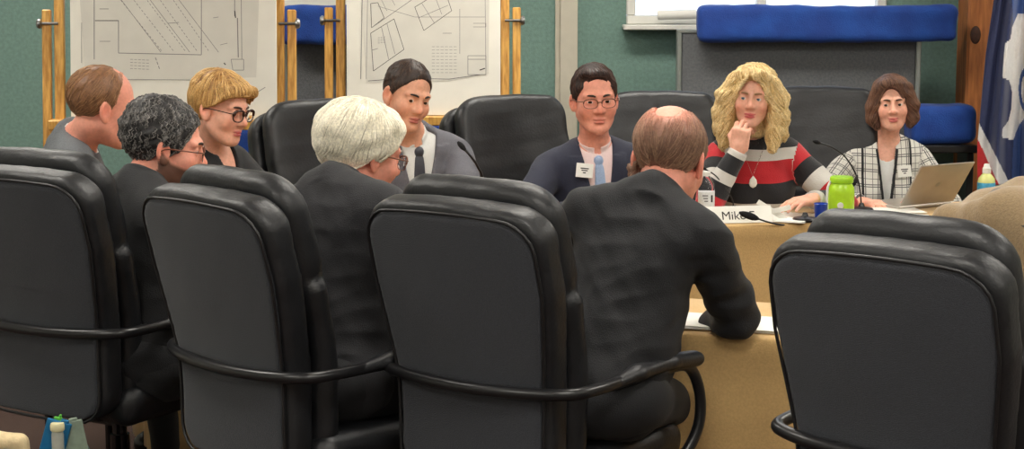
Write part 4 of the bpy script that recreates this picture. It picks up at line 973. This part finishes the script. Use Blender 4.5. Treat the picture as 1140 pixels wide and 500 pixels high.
for root, px, py, w_, h_, rl in ((m6, 650.5, 191, .066, .056, -.10), (w9, 1005, 191, .062, .050, .06)):
    c, n = surf(root, ('jacket', 'shirt', 'tie', 'jacket_trim'), px, py, .016); R = frame_of(n+np.array((0,-.6,.1)), rl); b = MB(); b.box(c, (w_/2, .0015, h_/2), R, .0008); bd = under(root, b.build('name_badge', M['badge']))
    b = MB()
    for k, (ww, zz) in enumerate(((.016,.008), (.012,.0), (.006,-.009))):
        f = c+R@np.array((0, .0018, zz)); b.box(f, (ww, .0003, .0022), R)
        f = c+R@np.array((0, -.0018, zz)); b.box(f, (ww, .0003, .0022), R)
    o = b.build('badge_print', M['ink_dark'], bd); o.data.transform((Matrix.Translation(root.location)@Matrix.Rotation(root.rotation_euler.z, 4, 'Z')).inverted())
c, n = surf(w8, ('jacket',), 838, 203, .008); b = MB(); b.lathe([(.001,-.024), (.012,-.018), (.017,-.006), (.014,.010), (.005,.022), (.001,.026)], c, 16, np.diag([1, .35, 1.])); o = under(w8, b.build('pendant', M['paper'], smooth=True)); o['label'] = 'white drop pendant'
ch = [surf(w8, ('jacket',), 838+dx, 196-abs(dx)*2.6, .004)[0] for dx in (-12,-9,-6,-3,0,3,6,9,12)]; b = MB(); b.tube(ch, .0011, 5); under(w8, b.build('necklace_chain', M['silver'], smooth=True))
def on_table(px, Y): q = PZ(px, TC, Y); return np.array((q[0], Y, TC))
# name card, a folded tent
def text_mesh(s, size, depth=.0006):
    cu = bpy.data.curves.new('lettering', 'FONT'); cu.body = s; cu.size = size; cu.extrude = depth; cu.resolution_u = 3; ob = bpy.data.objects.new('lettering', cu); COL.objects.link(ob)
    me = bpy.data.meshes.new_from_object(ob.evaluated_get(bpy.context.evaluated_depsgraph_get())); bpy.data.objects.remove(ob); return me
c = on_table(815, 7.175); t = thing('name_card', 'white folded name card reading Mike at the front of the table', 'name card', loc=c); b = MB(); w_, h_, dp = .155, .062, .035; a10 = math.radians(9)
R = rotz(a10); pr = lambda x, y, z: c+R@np.array((x, y, z))
for s in (-1, 1): b.poly([pr(-w_, s*dp, 0), pr(w_, s*dp, 0), pr(w_, 0, h_), pr(-w_, 0, h_)], R@np.array((0, s, .4)), .0012)
b.build('folded_card', M['paper'], t)
me = text_mesh('Mike E.', .050); n_ = nrm((0, -h_, dp)); ang = math.atan2(h_, dp)
X = Matrix.Translation(Vector(pr(-.050, -dp*.80, h_*.20)))@Matrix.Rotation(a10, 4, 'Z')@Matrix.Rotation(ang, 4, 'X')@Matrix.Translation((0, 0, .0015))
me.transform(X); me.materials.clear(); me.materials.append(M['ink_dark']); o = bpy.data.objects.new('lettering', me); COL.objects.link(o); o.parent = t; rebase(t)
# papers
def sheet(px, Y, w_, d_, rz, label, n=1, z=TC, cat='paper', grp=None, X=None):
    c = on_table(px, Y) if X is None else np.array((X, Y, z)); b = MB(); rs = random.Random(int(px*7+Y*100))
    for k in range(n): b.box((c[0]+rs.uniform(-.006,.006)*(n > 1), Y+rs.uniform(-.006,.006)*(n > 1), z+.0014+.0016*k), (w_/2, d_/2, .0007), rotz(rz+rs.uniform(-.05,.05)*(n > 1)))
    o = b.build('paper_stack' if n > 1 else 'paper_sheet', M['paper']); tag(o, label, cat, grp); return o
sheet(812, 7.34, .215, .15, .15, 'thin stack of white papers behind the name card', 5)
sheet(872, 7.28, .215, .26, -.35, 'white papers in front of the blonde woman\'s resting hand', 4)
sheet(940, 7.42, .16, .22, .4, 'white sheet of paper near the green drinks bottle')
sheet(985, 7.50, .28, .21, .1, 'white papers in front of the brunette woman', 3)
sheet(1003, 7.36, .12, .20, 1.1, 'brown-edged white leaflet left of the laptop')
sheet(815, 5.07, .30, .20, -.28, 'stack of white papers under the bald man\'s right elbow', 6, z=.7385, X=PZ(818, .74, 5.05)[0])
# two crossed paper strips standing on the table
c = on_table(860, 7.22); t = thing('folded_paper', 'crossed white folded paper strips standing beside the microphone', 'paper', loc=c); b = MB()
for sx in (-1, 1): b.box(c+np.array((0, sx*.006, .036)), (.072, .0012, .010), roty(sx*.42+.15)@rotz(.1*sx), .0005)
b.build('paper_strip', M['paper'], t); rebase(t)
# microphones
def mic(path, label, r=.0035, head=.011, base=True, hl=.04):
    pts = spline([np.array(p, float) for p in path], 8); t = thing('microphone', label, 'microphone', 'gooseneck table microphones', loc=(path[-1][0], path[-1][1], TC))
    b = MB(); b.tube(pts, r, 8); b.build('gooseneck', M['plastic'], t, smooth=True)
    u = nrm(pts[0]-pts[2]); b = MB(); q = [pts[0]+u*hl*k/6 for k in range(-1, 7)]; b.tube(q, [r, head*.75, head, head*1.08, head*1.05, head*.95, head*.75, head*.35], 12); b.build('foam_head', M['foam_black'], t, smooth=True)
    e = np.array(path[-1], float); b = MB(); b.lathe([(.048, 0), (.050,.006), (.044,.014), (.014,.020), (.008,.034)], (e[0], e[1], TC), 20); b.build('base', M['plastic'], t, smooth=True, auto=40); rebase(t)
M['foam_black'] = mat('black_foam', lin(20,20,22), .95, noise=.2, nscale=400, bump=.4, bscale=500)
e = on_table(896, 7.20); mic([P(842, 243, 7.10), P(862, 249, 7.12), P(882, 250, 7.16), e+(0,0,.03)], 'black gooseneck microphone bent low beside the name card', head=.013, hl=.075)
e = on_table(817, 7.42); mic([P(786, 189, 7.40), P(797, 196, 7.40), P(808, 210, 7.40), P(815, 222, 7.42), e+(0,0,.02)], 'thin gooseneck microphone in front of the blonde woman\'s elbow', r=.0028, head=.005, hl=.03)
e = on_table(959, 7.50); mic([P(912, 159, 7.45), P(926, 164, 7.47), P(942, 176, 7.49), P(955, 200, 7.50), e+(0,0,.02)], 'black gooseneck microphone in front of the brunette woman', r=.0035, head=.008, hl=.03)
e = np.array((PZ(540, .74, 6.46)[0], 6.46, TC-.0035)); mic([P(517, 166, 6.40), P(524, 174, 6.40), P(532, 186, 6.42), P(538, 205, 6.44), e+(0,0,.02)], 'black gooseneck microphone before the empty black chair', r=.0045, head=.009, hl=.035)
# bottles and cup
def lathe_thing(name, label, cat, c, parts):
    t = thing(name, label, cat, loc=c)
    for nm, m, prof, n in parts:
        b = MB(); b.lathe(prof, c, n); b.build(nm, m, t, smooth=True, auto=35)
    rebase(t); return t
M['pet'] = mat('clear_bottle_plastic', (.95,.97,1,1), .05, trans=1.0, noise=0); M['pet'].node_tree.nodes['Principled BSDF'].inputs['IOR'].default_value = 1.15
M['label'] = mat('white_printed_label', lin(222,224,224), .4, noise=.08, nscale=90); M['label_blue'] = mat('blue_label', lin(70,160,205), .4, noise=.15, nscale=90)
M['lime'] = mat('lime_green_plastic', lin(176,222,48), .25, noise=.08, nscale=30, spec=.5); M['lime_dark'] = mat('deep_lime_liquid', lin(160,212,44), .3, noise=.08)
M['cup_blue'] = mat('royal_blue_plastic', lin(22,64,176), .3, noise=.06); M['yellow_gel'] = mat('pale_yellow_liquid', lin(214,218,140), .25, noise=.05)
M['green_cap'] = mat('green_cap', lin(60,150,90), .4, noise=.05)
c = on_table(786, 7.30); lathe_thing('water_bottle', 'clear plastic water bottle with a white label beside the bald man\'s ear', 'bottle', c, [
    ('bottle_body', M['pet'], [(.030,0), (.033,.004), (.033,.115), (.030,.135), (.016,.158), (.0135,.163), (.0135,.172)], 24), ('label', M['label'], [(.0334,.045), (.0336,.046), (.0336,.105), (.0334,.106)], 24), ('cap', M['badge'], [(.0150,.168), (.0155,.170), (.0155,.184), (.0140,.186)], 20)])
b = MB(); 
for k in range(3): b.box(c+np.array((-.008+.002*k, -.0342, .092-k*.011)), (.011-.002*k, .0004, .0018))
b.box(c+np.array((.019, -.0295, .08)), (.003, .002, .014), rotz(.55)); wb = [o for o in bpy.data.objects if o.name.startswith('water_bottle')][0]
o = b.build('label_print', M['ink_dark'], wb); o.data.transform(Matrix.Translation(wb.location).inverted())
c = on_table(936, 7.30); gb = lathe_thing('drinks_bottle', 'lime green drinks bottle with a carry loop in front of the brunette', 'bottle', c, [
    ('bottle_body', M['lime'], [(.044,0), (.050,.006), (.052,.02), (.052,.105), (.050,.122), (.043,.134), (.040,.140)], 28), ('lid', M['lime_dark'], [(.040,.138), (.0455,.142), (.0465,.146), (.0465,.160), (.0430,.166)], 28)])
b = MB(); b.tube(spline([c+(-.046,-.01,.148), c+(-.058,-.016,.120), c+(-.060,-.018,.07), c+(-.056,-.02,.03)], 6), .0045, 8); b.lathe([(.011,-.002), (.013,0), (.011,.002)], c+(-.012,-.052,.055), 16, rotx(PI/2))
o = b.build('carry_loop', M['badge'], gb, smooth=True, auto=40); o.data.transform(Matrix.Translation(gb.location).inverted())
c = on_table(913.5, 7.24); lathe_thing('cup', 'small royal blue cup between the resting hand and the green bottle', 'cup', c, [('cup_body', M['cup_blue'], [(.021,0), (.023,.003), (.027,.062), (.0285,.064), (.0265,.066), (.022,.010)], 22), ('base_ring', M['cup_blue'], [(.020,0), (.0235,.001), (.0235,.005), (.021,.006)], 22)])
c = on_table(1097, 7.55); gel = lathe_thing('gel_bottle', 'clear bottle of pale yellow liquid with a blue label, right of the laptop', 'bottle', c, [
    ('bottle_body', M['yellow_gel'], [(.032,0), (.036,.004), (.036,.110), (.033,.130), (.018,.148), (.013,.152)], 24), ('label', M['label_blue'], [(.0364,.072), (.0367,.073), (.0367,.112), (.0364,.113)], 24), ('cap', M['badge'], [(.014,.150), (.0175,.152), (.0175,.172), (.014,.176), (.012,.186), (.010,.190)], 20)])
# laptop
c = on_table(1031, 7.60); c[0] = PZ(1031, TC, 7.60)[0]; t = thing('laptop', 'silver laptop seen from the back of its open lid', 'laptop', loc=c); R = rotz(math.radians(33))
b = MB(); b.box(c+R@np.array((0, .112, .008)), (.155, .108, .007), R, .004); b.build('keyboard_base', M['alu_warm'] if 'alu_warm' in M else M['metal'], t)
M['alu_warm'] = mat('laptop_aluminium', lin(176,168,158), .38, metal=.55, noise=.03, nscale=20); [x for x in t.children][0].data.materials[0] = M['alu_warm']
Rl = R@rotx(math.radians(33)); b = MB(); b.box(c+np.array((0, 0, .016))+Rl@np.array((0, 0, .108)), (.155, .0035, .106), Rl, .003); lid = b.build('lid', M['alu_warm'], t)
b = MB(); b.box(c+np.array((0, 0, .016))+Rl@np.array((0, .0042, .108)), (.145, .0006, .094), Rl); b.build('screen', M['pupil'], lid)
b = MB(); b.lathe([(.010,-.0003), (.012, 0), (.010,.0003)], c+np.array((0, 0, .016))+Rl@np.array((0, -.0042, .108)), 20, Rl@rotx(PI/2)); b.build('lid_mark', M['metal'], lid); rebase(t)
# wrist watch of the blonde woman
# ================================================================ tan coat over a chair on the right
tc = copy_tree(ch0); tc.location = (1.63, 4.98, 0); tc.scale = (.94,.94,.94); tc.rotation_euler = (0, 0, math.radians(-60)); tc['label'] = 'black office chair at the right edge with a tan coat over its back'; tc['group'] = G1
L = Matrix.Translation(tc.location)@Matrix.Rotation(tc.rotation_euler.z, 4, 'Z'); Ln = np.array(L)[:3,:3]; Lt = np.array(L)[:3,3]
def coat(p):
    q0 = ((p-Lt)@Ln/.94).astype(np.float32); q = ((q0-np.array((0,-.20,.40), np.float32))@rotx(math.radians(10))).astype(np.float32)
    sh = .772-1.1*np.maximum(np.abs(q[:,0])-.12, 0)**1.6+.010*np.cos(q[:,0]*24+.6)
    d = smax(smax(np.abs(q[:,0])-.315-.02*np.sin(q[:,2]*9), np.abs(q[:,1]-.055)-.165, .07), q[:,2]-sh-.045, .07); d = smax(d, .12-q[:,2], .02)
    d = d+wob(q*np.array((1,1,.45), np.float32), 22, 8)*.018+wob(q*np.array((1,1,.5), np.float32), 50, 3)*.003
    return d
cc = np.array(L@Vector((0,-.28,.85))); o = sdf_obj('coat', coat, cc-.62, cc+.62, .010, M['tan_coat']); o['label'] = 'tan coat draped over the chair back at the right edge'; o['category'] = 'coat'
# ================================================================ flags in the corner
M['flag_navy'] = mat('navy_flag_nylon', lin(34,44,84), .6, noise=.06, nscale=60, sheen=.2); M['flag_red'] = mat('red_flag_nylon', lin(196,40,44), .6, noise=.06, nscale=60, sheen=.2)
M['flag_white'] = mat('white_flag_nylon', lin(224,222,220), .6, noise=.04, nscale=60, sheen=.2); M['flag_blue'] = mat('mid_blue_flag_nylon', lin(48,78,138), .6, noise=.06, nscale=60, sheen=.2)
M['brass'] = mat('brass', lin(196,160,84), .25, metal=1, noise=.05)
def edge_x(pts, y): return float(np.interp(y, [p[1] for p in pts], [p[0] for p in pts]))
Yf = 8.45; nu, nv = 150, 220; xs0 = [(1112,-190), (1107,0), (1098,60), (1092,120), (1088,160), (1088,206)]; xe = [(1178,-190), (1190,0), (1200,206)]
def flag_zone(px, py):
    st = edge_x([(1085,128), (1092,141), (1128,212)], py) if py > 128 else -1          # lower edge of the navy field
    if py > 128 and px < st-9-(py-128)*.05: return 1
    if py > 128 and px < st: return 2
    b0 = edge_x([(1124,-190), (1121,0), (1117,100), (1112,160), (1124,206)], py)
    bis = [(1133,16), (1127,30), (1125,44), (1119,48), (1117,66), (1116,86), (1124,90), (1127,104), (1126,120), (1123,134), (1116,144), (1116,153), (1128,156), (1134,140), (1143,128), (1146,150), (1156,150), (1158,110), (1160,60), (1155,26), (1146,14)]
    ins = False; n = len(bis)
    for i in range(n):
        (x1, y1), (x2, y2) = bis[i], bis[(i+1) % n]
        if (y1 > py) != (y2 > py) and px < (x2-x1)*(py-y1)/(y2-y1)+x1: ins = not ins
    if ins: 
        r = math.hypot((px-1144)/10, (py-100)/26)
        return 3 if .72 < r < 1.0 else 2
    return 3 if px > edge_x([(1138,-190), (1127,0), (1131,100), (1126,206)], py) else 0
m = MB(); vs = []; pix = []
for j in range(nv+1):
    py = -190+(206+190)*j/nv
    for i in range(nu+1):
        u = i/nu; px = edge_x(xs0, py)+(edge_x(xe, py)-edge_x(xs0, py))*u
        vs.append(P(px, py, Yf+.045*math.sin(u*19+py*.004)*(.4+.6*j/nv)+.02*math.sin(u*41+1+py*.01))); pix.append((px, py))
m.v = [tuple(v) for v in vs]
for j in range(nv):
    for i in range(nu):
        a = j*(nu+1)+i; px, py = (pix[a][0]+pix[a+1][0])/2, (pix[a][1]+pix[a+nu+1][1])/2; m.f.append((a, a+nu+1, a+nu+2, a+1)); m.m.append(flag_zone(px, py))
t = thing('flag', 'navy flag with a red and white border and white animal emblem at the right edge', 'flag', loc=(P(1150, 0, Yf)[0], Yf, 0))
fl = m.build('flag_cloth', [M['flag_navy'], M['flag_red'], M['flag_white'], M['flag_blue']], t, smooth=True); so = fl.modifiers.new('thickness', 'SOLIDIFY'); so.thickness = .003
xp = P(1152, 0, Yf)[0]; b = MB(); b.tube([(xp, Yf+.10, .05), (xp, Yf+.10, 2.5)], .014, 12); b.build('pole', M['brass'], t, smooth=True); b = MB(); b.lathe([(.13,0), (.135,.02), (.06,.05), (.022,.10), (.018,.16)], (xp, Yf+.10, 0), 24); b.build('stand', M['brass'], t, smooth=True, auto=40)
b = MB(); b.lathe([(.008,0), (.02,.01), (.024,.03), (.012,.05), (.014,.09), (.002,.14)], (xp, Yf+.10, 2.5), 14); b.build('finial', M['brass'], t, smooth=True); rebase(t)
# ================================================================ bag of folders on the floor, bottom left
bx, by = PZ(58, .3, 5.12)[0], 5.12
M['folder_blue'] = mat('teal_blue_folder', lin(18,104,152), .45, noise=.08); M['folder_green'] = mat('bright_green_folder', lin(96,190,70), .45, noise=.08); M['folder_grey'] = mat('pale_sage_folder', lin(134,150,134), .6, noise=.1)
M['folder_teal'] = mat('dark_teal_folder', lin(52,98,104), .5, noise=.1); M['cream'] = mat('cream_cloth', lin(226,204,160), .85, noise=.06, nscale=60, bump=.3); M['bag'] = mat('dark_canvas', lin(42,44,48), .9, noise=.2, nscale=200, bump=.3)
M['tube_grey'] = mat('translucent_grey_plastic', lin(170,172,162), .4, noise=.08); M['sky_card'] = mat('sky_blue_card', lin(70,170,222), .5, noise=.05); M['beige_cap'] = mat('cream_cap', lin(232,224,178), .5, noise=.04)
t = thing('tote_bag', 'dark open tote bag on the floor behind the leftmost chair', 'bag', loc=(bx, by, 0)); b = MB()
for (cx, cy, hx, hy) in ((0,-.09,.22,.006), (0,.09,.22,.006), (-.22,0,.006,.09), (.22,0,.006,.09)): b.box((bx+cx, by+cy, .15), (hx, hy, .15), None, .003)
b.box((bx, by, .006), (.22,.09,.005)); b.build('bag_body', M['bag'], t); b = MB(); b.tube(spline([(bx-.12, by-.09, .29), (bx-.10, by-.10, .36), (bx+.0, by-.12, .33), (bx+.10, by-.10, .36), (bx+.12, by-.09, .29)], 6), .008, 8); b.build('handle', M['bag'], t, smooth=True); rebase(t)
def folder(px, top_px, Y, w_, rz, tilt, m, label, top=.44, yaw=0, name='folder'):
    x = PZ(px, .4, Y)[0]; H = (top-.02)/2; b = MB(); R = roty(tilt)@rotz(yaw); z = .018+H*math.cos(tilt)
    b.box((x, Y, z), (w_, .006, H), R, .002); b.box(np.array((x, Y, z))+R@np.array((w_*.4, 0, H)), (w_*.3, .005, .008), R, .002); o = b.build(name, M[m]); tag(o, label, 'folder')
folder(42, 460, 5.06, .035, 0, .28, 'folder_blue', 'teal blue folder leaning in the tote bag', .485)
folder(52, 462, 5.12, .012, 0, .16, 'folder_green', 'bright green folder standing beside the grey flask', .470)
folder(92, 470, 5.07, .040, 0, -.18, 'folder_grey', 'pale sage folder standing right of the grey flask', .47)
folder(112, 478, 5.14, .030, 0, -.42, 'folder_teal', 'dark teal folder leaning outwards in the tote bag', .45)
x = PZ(66, .4, 5.06)[0]; lathe_thing('flask', 'grey flask with a cream cap standing in the tote bag', 'bottle', np.array((x, 5.045, .013)), [('flask_body', M['tube_grey'], [(.015,0), (.017,.004), (.017,.415), (.015,.43)], 20), ('cap', M['beige_cap'], [(.018,.428), (.020,.431), (.020,.444), (.018,.450)], 20)])
x = PZ(16, .3, 5.06)[0]
def cl(p): return smin(cap(p, (x-.10, 5.02, .42), (x+.03, 5.02, .415), .032, .024), smin(cap(p, (x+.03, 5.02, .415), (x+.055, 5.02, .25), .024, .020), cap(p, (x-.10, 5.02, .40), (x-.08, 5.02, .22), .03, .03), .01), .01)+wob(p, 60, 4)*.004
o = sdf_obj('folded_towel', cl, (x-.2, 4.94, .16), (x+.13, 5.1, .5), .006, M['cream']); tag(o, 'cream cloth bunched over the left end of the tote bag', 'cloth')
b = MB(); b.box((x+.03, 5.0, .36), (.05,.004,.03), roty(.3), .002); tag(b.build('blue_card', M['sky_card']), 'sky blue card tucked under the cream cloth', 'card')
